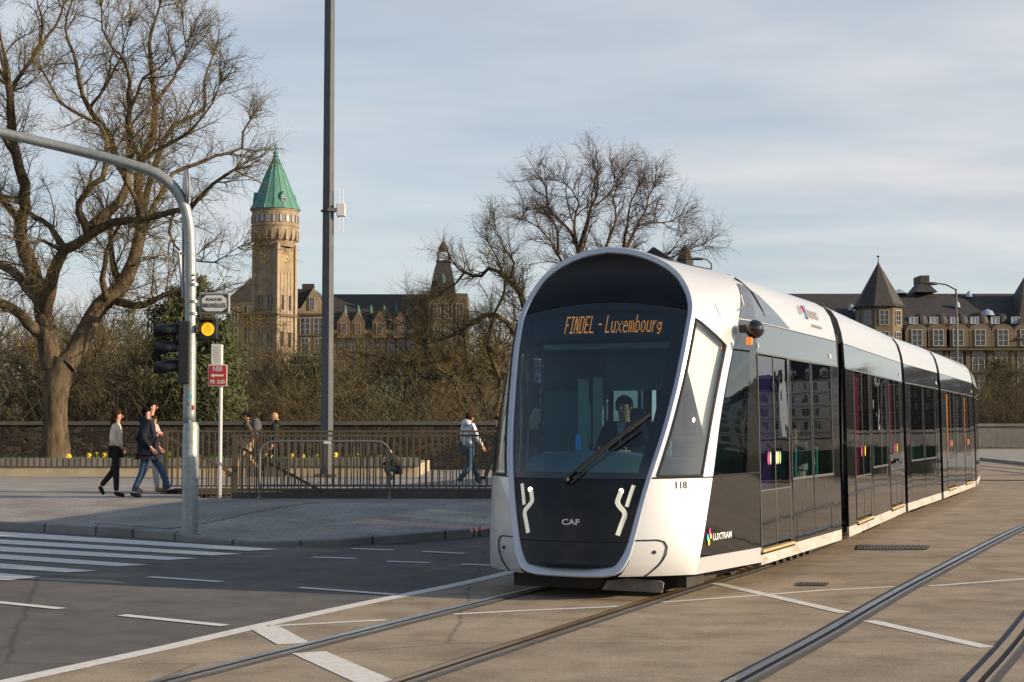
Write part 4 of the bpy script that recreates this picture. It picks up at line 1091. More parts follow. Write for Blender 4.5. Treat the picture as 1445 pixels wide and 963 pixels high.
# clocks
for f_, a_ in ((1, 0.0), (0, -.1)):
    cz = zc(364); c = face_pt(f_, a_, cz, .10); rzf = face_rz(f_); bm_ = Matrix.Translation(c) @ Matrix.Rotation(rzf, 4, 'Z')
    m = MB()
    for k in range(12):
        a = math.pi * k / 6; m.bar(bm_ @ Vector((math.sin(a) * .66, -.02, math.cos(a) * .66)), bm_ @ Vector((math.sin(a) * 1.0, -.02, math.cos(a) * 1.0)), .17, .05)
    m.bar(bm_ @ Vector((0, -.04, 0)), bm_ @ Vector((.30, -.04, -.40)), .13, .04); m.bar(bm_ @ Vector((0, -.05, 0)), bm_ @ Vector((-.68, -.05, -.12)), .09, .04); m.disc(bm_ @ Vector((0, -.06, 0)), .13, bm_.to_3x3() @ Vector((0, -1, 0)))
    m.build('clock_dial', M['gold'], tw)
    m = MB(); m.lathe([(1.08, 0), (1.16, 0)], n=4)

# main range of the bank
bk_ = thing('bank_building', 'long sandstone bank building with steep dark roof, green dormers and lantern pavilion behind bare trees', 'building', (X(540), YD + 6, 0))
def bx(px): return X(px, YD + 6) - X(540, YD + 6)
def bz(py): return Z(py, YD + 6)
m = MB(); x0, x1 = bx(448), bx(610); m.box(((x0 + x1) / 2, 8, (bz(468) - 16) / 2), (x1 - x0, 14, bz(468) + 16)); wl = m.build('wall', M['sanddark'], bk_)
m = MB(); m.add([(x0, .6, bz(466)), (x1, .6, bz(466)), (x1, 8, bz(409)), (x0, 8, bz(409)), (x0, 15.4, bz(466)), (x1, 15.4, bz(466))], [(0, 1, 2, 3), (3, 2, 5, 4), (0, 3, 4), (1, 5, 2)]); rf = m.build('roof', M['slate'], bk_)
m = MB(); m.box(((x0 + x1) / 2, .8, bz(468)), (x1 - x0, .9, .5)); m.build('cornice', M['stonegrey'], wl)
for px in (478, 497, 515, 534, 552, 571, 590):
    m = MB(); x = bx(px); zz = bz(436); m.lathe([(.32, -.7), (.34, 0), (.2, .5), (.03, .9)], (x, 3.4, zz), 8); d_ = m.build('roof_vent', M['copper_dark'], rf); MB().disc((x, 3.02, zz - .2), .3, (0, -1, 0), 12).build('pane', M['winglass'], d_) if False else None
for px in (480, 500, 530, 560, 590):
    x = bx(px); zb_ = bz(466); m = MB(); m.add([(x - 1.0, .1, zb_ - 1.2), (x + 1.0, .1, zb_ - 1.2), (x + 1.0, .1, zb_ + 1.2), (x, .1, zb_ + 2.9), (x - 1.0, .1, zb_ + 1.2), (x - 1.0, 4, zb_ - 1.2), (x + 1.0, 4, zb_ - 1.2), (x + 1.0, 4, zb_ + 1.2), (x, 4, zb_ + 2.9), (x - 1.0, 4, zb_ + 1.2)], [(0, 1, 2, 3, 4), (1, 6, 7, 2), (2, 7, 8, 3), (3, 8, 9, 4), (4, 9, 5, 0)])
    gb = m.build('gable', M['sandmid'], bk_); w_ = window_part(.9, 1.8, gb, frame='stonegrey'); w_.location = (x, .04, zb_ + .2)
wt = window_part(1.1, 2.4, wl, frame='stonegrey'); wt.location = (bx(462), .95, bz(490)); 
for py in (490, 520, 550):
    for px in range(462, 606, 14):
        if (py, px) != (490, 462): put_window(wt, (bx(px), .95, bz(py)), 0, wl)
# gabled bay beside the tower
m = MB(); g0, g1 = bx(416), bx(455); gm_ = bx(437)
m.box(((g0 + g1) / 2, 2.6, (bz(437) - 16) / 2), (g1 - g0, 9, bz(437) + 16)); bay = m.build('gabled_bay', M['sand'], bk_)
m = MB(); gl, gr_ = bx(421), g1; m.add([(gl, -1.9, bz(437)), (gr_, -1.9, bz(437)), (gm_ + .2, -1.9, bz(408)), (gl, -1.2, bz(437)), (gr_, -1.2, bz(437)), (gm_ + .2, -1.2, bz(408))], [(0, 1, 2), (3, 5, 4), (0, 2, 5, 3), (1, 4, 5, 2)]); m.build('gable', M['sand'], bay)
m = MB(); m.add([(g0, -1.3, bz(437)), (gr_, -1.3, bz(437)), (gm_ + .2, -1.3, bz(409)), (g0 - 0, -1.3, bz(409)), (g0, 7, bz(437)), (gr_, 7, bz(437)), (gm_ + .2, 7, bz(409)), (g0, 7, bz(409))], [(0, 1, 2, 3), (1, 5, 6, 2), (3, 2, 6, 7), (0, 3, 7, 4)]); m.build('bay_roof', M['slate'], bay)
m = MB(); m.box((bx(427), 2, bz(405)), (1.8, 1, 1.2)); m.build('chimney', M['slate'], bay)
for z, w2 in ((bz(430), .8), (bz(462), 1.5), (bz(490), 1.2)):
    for dx in ((0,) if w2 == .8 else (-1, 1)):
        w_ = window_part(w2, 2.6 if w2 > .8 else 1.9, bay, frame='winframe'); w_.location = (gm_ + dx * 1.0, -1.97, z)
m = MB()
for z in (bz(445), bz(474)): m.box(((g0 + g1) / 2, -2.05, z), (g1 - g0, .35, .3))
build_split(m, 'string_course', M['sanddark'], bay)
# pavilion with lantern
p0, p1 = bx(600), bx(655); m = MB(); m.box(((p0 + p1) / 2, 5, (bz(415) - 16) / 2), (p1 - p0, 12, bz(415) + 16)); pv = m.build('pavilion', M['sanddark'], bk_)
m = MB(); cx_ = bx(619); cy_ = 4
def sqr(r, z): return [(cx_ - r, cy_ - r, z), (cx_ + r, cy_ - r, z), (cx_ + r, cy_ + r, z), (cx_ - r, cy_ + r, z)]
lv = [(bx(637) - cx_, bz(416)), ((bx(636) - bx(603)) / 2, bz(400)), (1.35, bz(378)), (.95, bz(366))]
vs = []
for r, z in lv: vs += sqr(r, z)
fs = [(4 * i + k, 4 * i + (k + 1) % 4, 4 * i + 4 + (k + 1) % 4, 4 * i + 4 + k) for i in range(3) for k in range(4)]
m.add(vs, fs); m.build('pavilion_roof', M['slate'], pv)
m = MB()
for i in (-1, 1):
    for j in (-1, 1): m.tube([(cx_ + i * .8, cy_ + j * .8, bz(367)), (cx_ + i * .8, cy_ + j * .8, bz(353)), (cx_ + i * .3, cy_ + j * .3, bz(349))], .14, 6)
m.box((cx_, cy_, bz(366)), (2.2, 2.2, .3)); m.lathe([(.75, bz(351)), (.8, bz(347)), (.55, bz(342)), (.12, bz(336)), (.04, bz(327))], (cx_, cy_, 0), 10); m.build('lantern', M['slate'], pv)
m = MB(); m.lathe([(.4, -.7), (.45, 0), (.05, .9)], (bx(619), 1.6, bz(392)), 8); m.build('roof_vent', M['copper_dark'], pv)
for py in (440, 470, 500, 530, 560):
    for px in (612, 628, 644):
        w_ = put_window(wt, (bx(px), -1.06, bz(py)), 0, pv)
# wing left of the tower
lw = thing('wing_building', 'dark stone wing with turret left of the clock tower behind trees', 'building', (X(334), YD + 10, 0))
m = MB(); m.box((0, 0, (Z(420) - 16) / 2), (5.6, 8, Z(420) + 16)); wl2 = m.build('wall', M['sanddark'], lw)
m = MB(); z = Z(420); m.add([(-2.9, -4.1, z), (2.9, -4.1, z), (2.9, 4.1, z), (-2.9, 4.1, z), (1.2, 0, Z(384)), (.2, 0, Z(384))], [(0, 1, 4, 5), (1, 2, 4), (2, 3, 5, 4), (3, 0, 5)]); m.build('roof', M['slate'], lw)
for py in (440, 470, 500):
    for x in (-1.5, 1.0): put_window(wt, (x, -4.05, Z(py)), 0, wl2)

# ---- big roofed building on the right
YR = 185.0
def XR(px): return (px - 722.5) / FP * YR
def ZR(py): return P(722, py, YR).z
rbg = thing('station_building', 'wide sandstone building with tall dark mansard roof and pyramid turret behind the tram', 'building', (XR(1300), YR, 0))
ox = XR(1300); rx = lambda px: XR(px) - ox
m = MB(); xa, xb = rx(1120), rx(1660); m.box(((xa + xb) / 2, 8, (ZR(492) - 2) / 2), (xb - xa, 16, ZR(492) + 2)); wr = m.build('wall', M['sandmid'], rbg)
m = MB(); z0, z1, z2, z3 = ZR(492), ZR(462), ZR(458), ZR(407)
vs = []
for y, z in ((-.5, z0), (.9, z1), (1.3, z2), (7.5, z3), (8.5, z3), (16, z0)): vs += [(xa, y, z), (xb, y, z)]
m.add(vs, [(2 * i, 2 * i + 1, 2 * i + 3, 2 * i + 2) for i in range(5)] + [(0, 2, 4, 6, 8, 10), (1, 11, 9, 7, 5, 3)]); rfr = m.build('roof', M['slate'], rbg)
m = MB(); m.box(((xa + xb) / 2, -.35, z0), (xb - xa, .9, .5)); m.box(((xa + xb) / 2, -.15, ZR(525)), (xb - xa, .5, .3)); m.box(((xa + xb) / 2, -.2, ZR(562)), (xb - xa, .6, .4)); build_split(m, 'cornice', M['sandmid'], wr)
# small square dormer windows in a row
wd = window_part(1.05, .85, rfr, name='dormer_window', bars=(1, 0), glassm='winlight'); first = True
for px in list(range(1293, 1640, 29)) :
    if first: wd.location = (rx(px), .9, ZR(451.5)); first = False
    else: put_window(wd, (rx(px), .9, ZR(451.5)), 0, rfr)
    m = MB(); m.lathe([(.95, -1.1), (.95, 0), (.8, .6), (.4, .95), (.01, 1.05)], (rx(px + 14), 2.4, ZR(453)), 14); m.build('dormer_hood', M['slate'], rfr)
wdr = window_part(1.3, 2.0, rfr, name='window', bars=(1, 2)); wdr.location = (0, -3, -50)
for k, px in enumerate((1292, 1322, 1350, 1381, 1413, 1445, 1477, 1510)):
    m = MB(); x = rx(px); zb_ = ZR(490); ang = [math.pi * i / 8 for i in range(9)]
    poly = [(x + 1.35, zb_)] + [(x + 1.35 * math.cos(a), ZR(469) + .95 * math.sin(a)) for a in ang] + [(x - 1.35, zb_)]
    n_ = len(poly); m.add([(a, -.9, b) for a, b in poly] + [(a, 1.4, b) for a, b in poly], [tuple(range(n_))[::-1]] + [(i, (i + 1) % n_, (i + 1) % n_ + n_, i + n_) for i in range(n_)])
    dm_ = m.build('dormer', M['sandmid'], rfr); 
    w_ = put_window(wdr, (x, -.94, ZR(477.5)), 0, rbg)
bpy.data.objects.remove(wdr.children[0]); bpy.data.objects.remove(wdr)
wf = window_part(1.5, 2.4, wr, bars=(1, 2)); first = True
for px in (1170, 1200, 1290, 1322, 1350, 1381, 1413, 1445, 1477, 1510):
    for py in (510, 543):
        if first: wf.location = (rx(px), -.04, ZR(py)); first = False
        else: put_window(wf, (rx(px), -.04, ZR(py)), 0, wr)
    m = MB(); x = rx(px); ang = [math.pi * i / 8 for i in range(9)]; poly = [(x + 1.0, ZR(600))] + [(x + 1.0 * math.cos(a), ZR(583) + 1.0 * math.sin(a)) for a in ang] + [(x - 1.0, ZR(600))]
    m.add([(a, -.05, b) for a, b in poly], [tuple(range(len(poly)))]); m.build('archway', M['winglass'], wr)
m = MB()
for px in (1275, 1306, 1336, 1366, 1397, 1429, 1461): m.box((rx(px), -.08, (ZR(495) + ZR(560)) / 2), (.5, .25, ZR(495) - ZR(560)))
build_split(m, 'pilaster', M['sandmid'], wr)
# pyramid turret
cxr = rx(1243); hw = (rx(1278) - rx(1208)) / 2
m = MB(); m.lathe([(hw * .93, -2), (hw * .93, ZR(436)), (hw * 1.05, ZR(435)), (hw * 1.05, ZR(432))], (cxr, .5, 0), 8, R(22.5)); tr_ = m.build('turret', M['sandmid'], rbg)
m = MB(); m.lathe([(hw * 1.12, ZR(434)), (hw * .98, ZR(430)), (.12, ZR(372)), (.05, ZR(368)), (.05, ZR(363)), (.2, ZR(361.5)), (.01, ZR(360))], (cxr, .5, 0), 8, R(22.5)); m.build('turret_roof', M['slate'], tr_)
for k in range(8):
    a = R(22.5 + 22.5) + k * R(45); r_ = hw * .93 * math.cos(R(22.5)) + .04
    for z in (ZR(450), ZR(480)):
        w_ = put_window(wf, (cxr + math.cos(a) * r_, .5 + math.sin(a) * r_, z), a + R(90), tr_); w_.scale = (.75, 1, .75)
m = MB(); ca, cb = rx(1313), rx(1345); za, zb2 = ZR(406), ZR(391)
m.add([(ca, 6, za), (cb, 6, za), (cb, 11, za), (ca, 11, za), (ca + .9, 7, zb2), (cb - 1.0, 7, zb2), (cb - 1.0, 10, zb2), (ca + .9, 10, zb2)], [(0, 1, 5, 4), (1, 2, 6, 5), (2, 3, 7, 6), (3, 0, 4, 7)]); m.box(((ca + cb) / 2, 8.5, zb2 + .4), (cb - ca - 1.6, 3.4, .9)); m.build('roof_turret', M['copper'] if False else M['slate'], rfr)
m = MB(); m.add([(rx(1277), 6.6, ZR(407)), (rx(1303), 6.6, ZR(407)), (rx(1290), 6.6, ZR(401)), (rx(1277), 9, ZR(407)), (rx(1303), 9, ZR(407)), (rx(1290), 9, ZR(401))], [(0, 1, 2), (3, 5, 4), (0, 2, 5, 3), (1, 4, 5, 2)]); m.build('glass_rooflight', M['winlight'], rfr)
for px, py in ((1406, 443), (1368, 430), (1393, 413), (1213, 435)):
    m = MB(); tt_ = (ZR(py) - z2) / (z3 - z2); y_ = lerp(1.3, 7.5, tt_); m.lathe([(.9 if py > 440 else .4, 0), (.6 if py > 440 else .3, .55), (.05, .8)], (rx(px), y_ - .1, ZR(py)), 12); m.build('rooflight', M['winlight'], rfr)
# taller block at the right edge
m = MB(); e0, e1 = rx(1432), rx(1560); m.add([(e0, -1.2, ZR(480)), (e1, -1.2, ZR(480)), (e1, 12, ZR(480)), (e0, 12, ZR(480)), (e0 + 3, 5, ZR(385)), (e1, 5, ZR(385))], [(0, 1, 5, 4), (3, 4, 5, 2), (0, 4, 3)]); m.build('side_roof', M['slate'], rbg)

# ---- houses off to the right (they show as reflections in the tram's windows) and behind the camera
cn = ['brown', 'dark brown', 'brown', 'cream', 'white', 'cream', 'white', 'cream', 'white', 'cream', 'white', 'cream']
cm = {'brown': 'sandmid', 'dark brown': 'sanddark', 'cream': 'cream', 'white': 'pale'}
orders = ['first', 'second', 'third', 'fourth', 'fifth', 'sixth', 'seventh', 'eighth', 'ninth', 'tenth', 'eleventh', 'last']
for k in range(12):
    az = R(25.5 + k * 2.35); dd_ = 390 + 14 * math.sin(k * 2.1); town_house((math.sin(az) * dd_, math.cos(az) * dd_, 0), -az, 15.8, 12, 4 + (k % 3 == 1), cm[cn[k]], cn[k] + ' town house, ' + orders[k] + ' from the left in the terrace across the square', nwin=5, roofh=4 + (k * 7 % 5), group='town houses across the square')
hg = MB()  # unseen leafy row, added to darken the lower part of the window reflections
for k in range(2600):
    a = k / 2600; u_ = random.random(); c = Vector((lerp(21.5, 66, a), lerp(55, 31, a), .1)) + Vector((random.uniform(-.6, .6), random.uniform(-.6, .6), 1.35 * u_)); s_ = random.uniform(.1, .22); d1_ = Vector((random.gauss(0, 1), random.gauss(0, 1), random.gauss(0, 1))).normalized(); d2_ = d1_.orthogonal().normalized()
    hg.add([c - d1_ * s_, c - d2_ * s_ * .6, c + d1_ * s_, c + d2_ * s_ * .6], [(0, 1, 2, 3)])
hg.bar((21.5, 55, .6), (66, 31, .6), .7, 1.1)
hg_ = hg.build('added_hedge', M['leaf_dark']); tag(hg_, 'unseen dark leafy row added to darken reflections in the tram windows', 'added_hedge')
for (x, y, rz, wm_, lb) in ((-44, -26, R(118), 'sanddark', 'brown stone house behind the photographer on the left'), (-34, -42, R(140), 'ochre', 'ochre house behind the photographer'), (-17, -54, R(160), 'sanddark', 'brown stone house directly behind the photographer')):
    town_house((x, y, 0), rz, 16, 12, 3, wm_, lb, nwin=5, dormers=False, chim=False, roofh=2.5)

# ================================================================== WALLS, PLANTER, RAILINGS
def tagb(o, l, c, g=None): return tag(o, l, c, g)
# rubble wall at the back of the pavement
m = MB(); WY = 50.5
wz_ = P(100, 600, WY).z
m.box((-25.5, WY + .2, wz_ / 2 - 1.5), (71, .5, wz_ + 3)); wl_ = m.build('stone_wall', M['rubble']); tagb(wl_, 'long dark rubble stone wall with flat coping behind the planter and railings', 'wall')
m = MB(); m.box((-25.5, WY + .2, wz_ + .06), (71.2, .62, .12)); m.build('coping', M['plinth'], wl_)
# planter
PY = 43.5
pl = thing('planter', 'long low beige concrete planter with grooved grey edging around the big tree', 'planter', (0, PY, 0))
ptop = P(100, 648, PY).z; pbot = .33
xl, xr = -40, P(590, 650, PY).x
m = MB(); m.box(((xl + xr) / 2, .15, (ptop - .2 + pbot - .1) / 2), (xr - xl, .3, ptop - .2 - pbot + .1)); m.box((xr - .15, 3.2, (ptop - .2 + pbot) / 2), (.3, 5.8, ptop - .2 - pbot + .1)); m.build('wall', M['concrete'], pl)
m = MB(); m.box(((xl + xr) / 2, .15, ptop - .09), (xr - xl + .1, .42, .22)); m.build('edging', M['capping'], pl)
m = MB(); xs2 = np.linspace(xl, xr - .3, 60); rows = [[(x, y, ptop - .12 + .10 * noise.noise((x, y * 2, 0)) + .02) for y in np.linspace(.3, 6.2, 8)] for x in xs2]; m.grid(rows); m.build('planting_bed', M['grass'], pl)
# grass blades and old leaves in the bed
m = MB()
for k in range(2600):
    x = random.uniform(-17, xr - .5); y = PY + random.uniform(.4, 2.8); h = random.uniform(.05, .2); a = random.uniform(0, 6.28); w_ = .012
    m.add([(x - w_ * math.cos(a), y - w_ * math.sin(a), ptop - .14), (x + w_ * math.cos(a), y + w_ * math.sin(a), ptop - .14), (x + random.uniform(-.06, .06), y + random.uniform(-.05, .05), ptop - .1 + h)], [(0, 1, 2)])
g = m.build('grass', M['stem']); tag(g, 'short green grass and bulb leaves in the planter', 'grass', kind='stuff')
# daffodils
def daffodil(loc, label):
    t = thing('daffodil', label, 'flower', loc, random.uniform(0, 6), 'daffodils in the planter')
    m = MB(); h = random.uniform(.16, .3); m.tube([(0, 0, 0), (.01, 0, h * .6), (.03, 0, h)], .006, 4)
    for k in range(3): a = k * 2.1; m.add([(0, 0, 0), (.02, .01, 0), (math.cos(a) * .08, math.sin(a) * .08, h * .8)], [(0, 1, 2)])
    m.build('stem', M['stem'], t)
    m = MB()
    for k in range(6):
        a = k * math.pi / 3; c = Vector((.035, 0, h)); d = Vector((0, math.cos(a), math.sin(a))); s_ = Vector((0, -math.sin(a), math.cos(a)))
        m.add([c, c + d * .05 + s_ * .025 + Vector((-.0, 0, 0)), c + d * .085, c + d * .05 - s_ * .025], [(0, 1, 2, 3)])
    m.lathe([(.022, 0), (.03, .02), (.034, .05), (.0, .02)], (.035, 0, h - .02), 8); m.build('petals', M['daff'], t)
    return t
dpx = [(98, 'lone daffodil right beside the big tree trunk'), (126, 'daffodil left of the woman in the cream jacket'), (138, 'daffodil nearest to the woman in the cream jacket'), (148, 'yellow daffodil just behind the woman in the cream jacket'), (221, 'daffodil beside the toddler'), (240, 'daffodil at the end post of the stair railing'), (376, 'daffodil seen through the railing under the man with the backpack'), (383, 'tall daffodil seen through the railing under the backpack'), (413, 'daffodil seen through the railing under the blonde woman'), (430, 'daffodil seen through the railing right of the blonde woman'), (446, 'daffodil seen through the railing left of the tall mast'), (473, 'daffodil seen through the railing just right of the tall mast'), (506, 'daffodil seen through the railing well right of the tall mast'), (538, 'daffodil seen through the railing near the crouching child')]
for px, lb in dpx:
    p = P(px, 646, PY + .7 + random.random() * .3); daffodil((p.x, p.y, ptop - .12), lb)

# ---- stair railings (bronze flat bars)
def railing(name, a, b, z0, z1, label, posts=None, step=.125, dbl=True):
    a = Vector(a); b = Vector(b); t = thing(name, label, 'railing', (a.x, a.y, z0)); d = b - a; L = d.length; ang = math.atan2(d.y, d.x); t.rotation_euler = (0, 0, ang)
    h = z1 - z0
    MB().box((L / 2, 0, h - .02), (L, .06, .04)).build('top_rail', M['bronze'], t); MB().box((L / 2, 0, .17), (L, .035, .03)).build('bottom_rail', M['bronze'], t)
    n_ = int(L / step)
    pr_ = None
    bars = n_ - 1
    m = MB(); cnt = 0
    for k in range(1, n_):
        if k <= 100:
            q = MB(); q.box((0, 0, (h + .13) / 2), (.022, .045, h - .20))
            if pr_ is None: pr_ = q.build('baluster', M['bronze'], t); pr_.location = (k * L / n_, 0, 0)
            else: c = pr_.copy(); COL.objects.link(c); c.parent = t; c.location = (k * L / n_, 0, 0)
    for x in (posts if posts is not None else [0, L]):
        MB().box((x, 0, h / 2), (.10, .10, h)).build('post', M['bronze'], t)
    return t, L
zb_ = .32
ztb = P(400, 607.5, 31.95).z; ztf = P(400, 613.5, 29.95).z
railing('stair_railing', (P(233, 700, 31.95).x, 31.95, 0), (1.9, 31.95, 0), zb_, ztb, 'bronze bar railing along the far side of the underpass stairs', posts=[0])
railing('stair_railing', (P(331, 700, 29.88).x, 29.88, 0), (1.9, 29.88, 0), zb_, ztf, 'bronze bar railing with thick end post along the near side of the underpass stairs', posts=[0])
def handrail(a, b, zt0, label):
    t = thing('handrail', label, 'handrail', a); d = Vector(b) - Vector(a)
    MB().bar((0, 0, 0), d, .05, .05).build('rail', M['bronze'], t)
    n_ = 14; pr_ = None
    for k in range(1, n_):
        p = d * (k / n_); q = MB().box((0, 0, -.45), (.02, .03, .86))
        if pr_ is None: pr_ = q.build('baluster', M['bronze'], t); pr_.location = p
        else: c = pr_.copy(); COL.objects.link(c); c.parent = t; c.location = p
    return t
handrail(P(237, 618, 31.6), P(333, 672, 31.6), 0, 'sloping bronze handrail going down the stairs from the left end post')
handrail(P(333, 628, 30.15), P(470, 702, 30.15), 0, 'sloping dark handrail going down the stairs behind the near railing')
m = MB(); xq = P(331, 700, 29.88).x
m.box(((xq + 1.9) / 2, 29.88, .37), (1.9 - xq, .2, .14)); m.box((( -6.9 + 1.9) / 2, 31.95, .37), (8.8, .2, .14)); m.box((1.75, 30.9, .37), (.2, 1.9, .14))
k_ = m.build('stair_plinth', M['plinth']); k_['kind'] = 'structure'

# ---- crowd barrier
ba = G(366, 706, .32); bb = G(550, 706, .32)
cb_ = thing('crowd_barrier', 'grey tubular crowd barrier with rounded corners standing in front of the stair railing', 'barrier', (ba.x, ba.y, ba.z)); L = bb.x - ba.x
hB = P(460, 623, ba.y).z - .32
m = MB(); r_ = .25
pts = [(0, 0, .02), (0, 0, hB - r_)] + [(r_ - r_ * math.cos(a), 0, hB - r_ + r_ * math.sin(a)) for a in np.linspace(.2, 1.57, 5)] + [(L - r_ + r_ * math.sin(a), 0, hB - r_ + r_ * math.cos(a)) for a in np.linspace(0, 1.4, 5)] + [(L, 0, hB - r_), (L, 0, .02)]
m.tube(pts, .022, 8); m.tube([(0, 0, .28), (L, 0, .28)], .018, 8); m.build('frame', M['trim'], cb_, smooth=True)
for k in range(1, 18):
    q = MB().tube([(L * k / 18, 0, .28), (L * k / 18, 0, hB)], .007, 5)
    if k == 1: b0 = q.build('bar', M['trim'], cb_)
    else: q.build('bar', M['trim'], cb_)
for x in (0, L): MB().tube([(x, -.28, .015), (x, -.05, .05), (x, .05, .05), (x, .28, .015)], .022, 6).build('foot', M['galv'], cb_)
MB().box((L * .52, -.03, hB - .02), (.14, .01, .05)).build('label_plate', M['box'], cb_)

# ---- tall square mast
mp_ = P(461, 655, 43); tm = thing('tall_mast', 'very tall grey square lighting mast rising out of the picture behind the railing', 'mast', (mp_.x, 43.0, .35), 0)
m = MB(); hwm = .118
rz_ = R(-26)
vs = [Matrix.Rotation(rz_, 3, 'Z') @ Vector((i * hwm, j * hwm, 0)) for i, j in ((-1, -1), (1, -1), (1, 1), (-1, 1))]
m.add([(v.x * 1.05, v.y * 1.05, 0) for v in vs] + [(v.x * .84, v.y * .84, 15) for v in vs], [(0, 1, 5, 4), (1, 2, 6, 5), (2, 3, 7, 6), (3, 0, 4, 7), (4, 5, 6, 7)]); m.build('pole', M['polepaint'], tm)
bz_ = P(480, 297, 43).z - .35
m = MB(); m.box((.36, -.05, bz_), (.24, .2, .36)); m.build('antenna_box', M['box'], tm, bevel=.02)
m = MB(); m.bar((.0, -.1, bz_), (.3, -.05, bz_), .16, .10); m.build('bracket', M['polepaint'], tm)
for x in (.29, .41): 
    for z0_, z1_ in ((bz_ + .18, bz_ + .60), (bz_ - .62, bz_ - .18)): MB().tube([(x, -.05, z0_), (x, -.05, z1_)], .014, 6).build('antenna_rod', M['box'], tm)
MB().lathe([(.2, -.03), (.22, 0), (.2, .03)], (0, 0, bz_ - .02), 8).build('clamp', M['polepaint'], tm)
MB().box((0, 0, .03), (.6, .6, .06)).build('base_plate', M['plinth'], tm)

# ---- traffic signal with long mast arm
tb_ = G(268, 747, .17); sg = thing('traffic_signal', 'galvanised traffic signal mast with curved arm, three-light head and lit amber lamp', 'traffic light', (tb_.x, tb_.y, gh(tb_.x, tb_.y)))
D_ = tb_.y
def S(px, py, dy=0.0):
    p = P(px, py, D_ + dy); return Vector((p.x - tb_.x, p.y - tb_.y, p.z - gh(tb_.x, tb_.y)))
zz1 = S(268, 598).z
m = MB(); m.lathe([(.155, 0), (.155, .02), (.12, .03), (.118, zz1 - .06), (.10, zz1), (.092, zz1 + .02)], n=28); 
m.build('pole_base', M['galv'], sg, smooth=True)
arm = [S(269.5, 597), S(269.5, 500), S(269.5, 440), S(268.5, 350), S(265.5, 310), S(257, 283), S(243, 262), S(222, 246), S(196, 236), S(150, 223), S(90, 208), S(0, 187, -.2), S(-150, 150, -.5), S(-420, 95, -1.0)]
arm[0].x = arm[1].x = arm[2].x = S(268.5, 500).x
ra = [.092, .090, .084, .082, .080, .079, .078, .076, .074, .071, .069, .066, .06, .05]
ap = catmull(arm, .12); m = MB(); L_ = np.linspace(0, 1, len(ap)); m.tube(ap, [float(np.interp(l, np.linspace(0, 1, len(ra)), ra)) for l in L_], 20); m.build('mast_arm', M['galv'], sg, smooth='all')
m = MB()
for py in (402, 426, 443): z = S(268, py).z; m.lathe([(.094, z - .02), (.094, z + .02)], n=20)
build_split(m, 'clamp_band', M['steel'], sg, eps=.001)
for k_, py in enumerate((389, 396)):
    p = S(273, py); MB().sphere(p + Vector((.02, -.08, 0)), .016, 8, 6).build('bolt', M['steel'], sg)
# three-section head, seen from the side, facing left
hb = S(256, 498)
m = MB(); m.box((hb.x + .06, hb.y + .02, hb.z), (.17, .30, S(0, 455).z - S(0, 543).z)); hd = m.build('signal_head', M['black'], sg, bevel=.02)
for py, lm_ in ((467, 'dimred'), (492, 'dimgreen'), (519, 'dimred')):
    c = S(250, py); m = MB(); rows = []
    for k in range(13):
        a = lerp(-.15 * math.pi, 1.15 * math.pi, k / 12); rows.append([(c.x + .02, c.y + .02 + math.cos(a) * .118, c.z + math.sin(a) * .118), (c.x - .13, c.y + .02 + math.cos(a) * .115, c.z + math.sin(a) * .115), (c.x - (.31 if math.sin(a) > 0 else .20), c.y + .02 + math.cos(a) * .11, c.z + math.sin(a) * .108 - .015)])
    m.grid(rows); v_ = m.build('visor', M['black'], sg, smooth='all'); sm_ = v_.modifiers.new('thick', 'SOLIDIFY'); sm_.thickness = .006
    m = MB().disc((c.x + .0, c.y + .02, c.z), .10, (-1, 0, 0), 20); m.build('lens', M['dimgreen'] if py == 492 else M['black'], sg)
m = MB(); 
for py in (455, 541): m.bar(S(258, py), S(266, py), .05, .05)
build_split(m, 'bracket', M['black'], sg)
# secondary head facing the camera, further left-behind (second visor row seen at far left)
m = MB(); c = S(228, 498, .5)
for py in (467, 492, 519):
    c = S(229, py, .15); mm_ = MB(); mm_.tube([(c.x + .07, c.y, c.z), (c.x - .12, c.y - .02, c.z - .015)], [.085, .082], 14, cap=True); mm_.build('visor', M['black'], sg, smooth=True)
# amber lamp facing the camera
c = S(294, 465)
m = MB(); m.box((c.x, c.y + .03, c.z), (.275, .12, .31)); ah = m.build('amber_head', M['black'], sg, bevel=.02)
m = MB().disc((c.x, c.y - .04, c.z), .098, (0, -1, 0), 28); m.build('amber_lens', M['amber'], sg)
m = MB(); rows = []
for k in range(13):
    a = lerp(-.1 * math.pi, 1.1 * math.pi, k / 12); rows.append([(c.x + math.cos(a) * .112, c.y - .03, c.z + math.sin(a) * .112), (c.x + math.cos(a) * .112, c.y - .12, c.z + math.sin(a) * .112)])
m.grid(rows); m.build('visor', M['black'], sg)
m = MB(); 
for s_ in (-1, 1): m.bar((c.x + s_ * .012, c.y - .045, c.z + .055), (c.x + s_ * .035, c.y - .045, c.z - .06), .009, .003)
m.bar((c.x, c.y - .045, c.z + .07), (c.x, c.y - .045, c.z + .03), .02, .003); m.build('pictogram', mat('pict_brown', (.25, .10, .0), .6), sg)
m = MB(); m.bar(S(272, 452), S(300, 452), .06, .06); m.build('bracket', M['black'], sg)
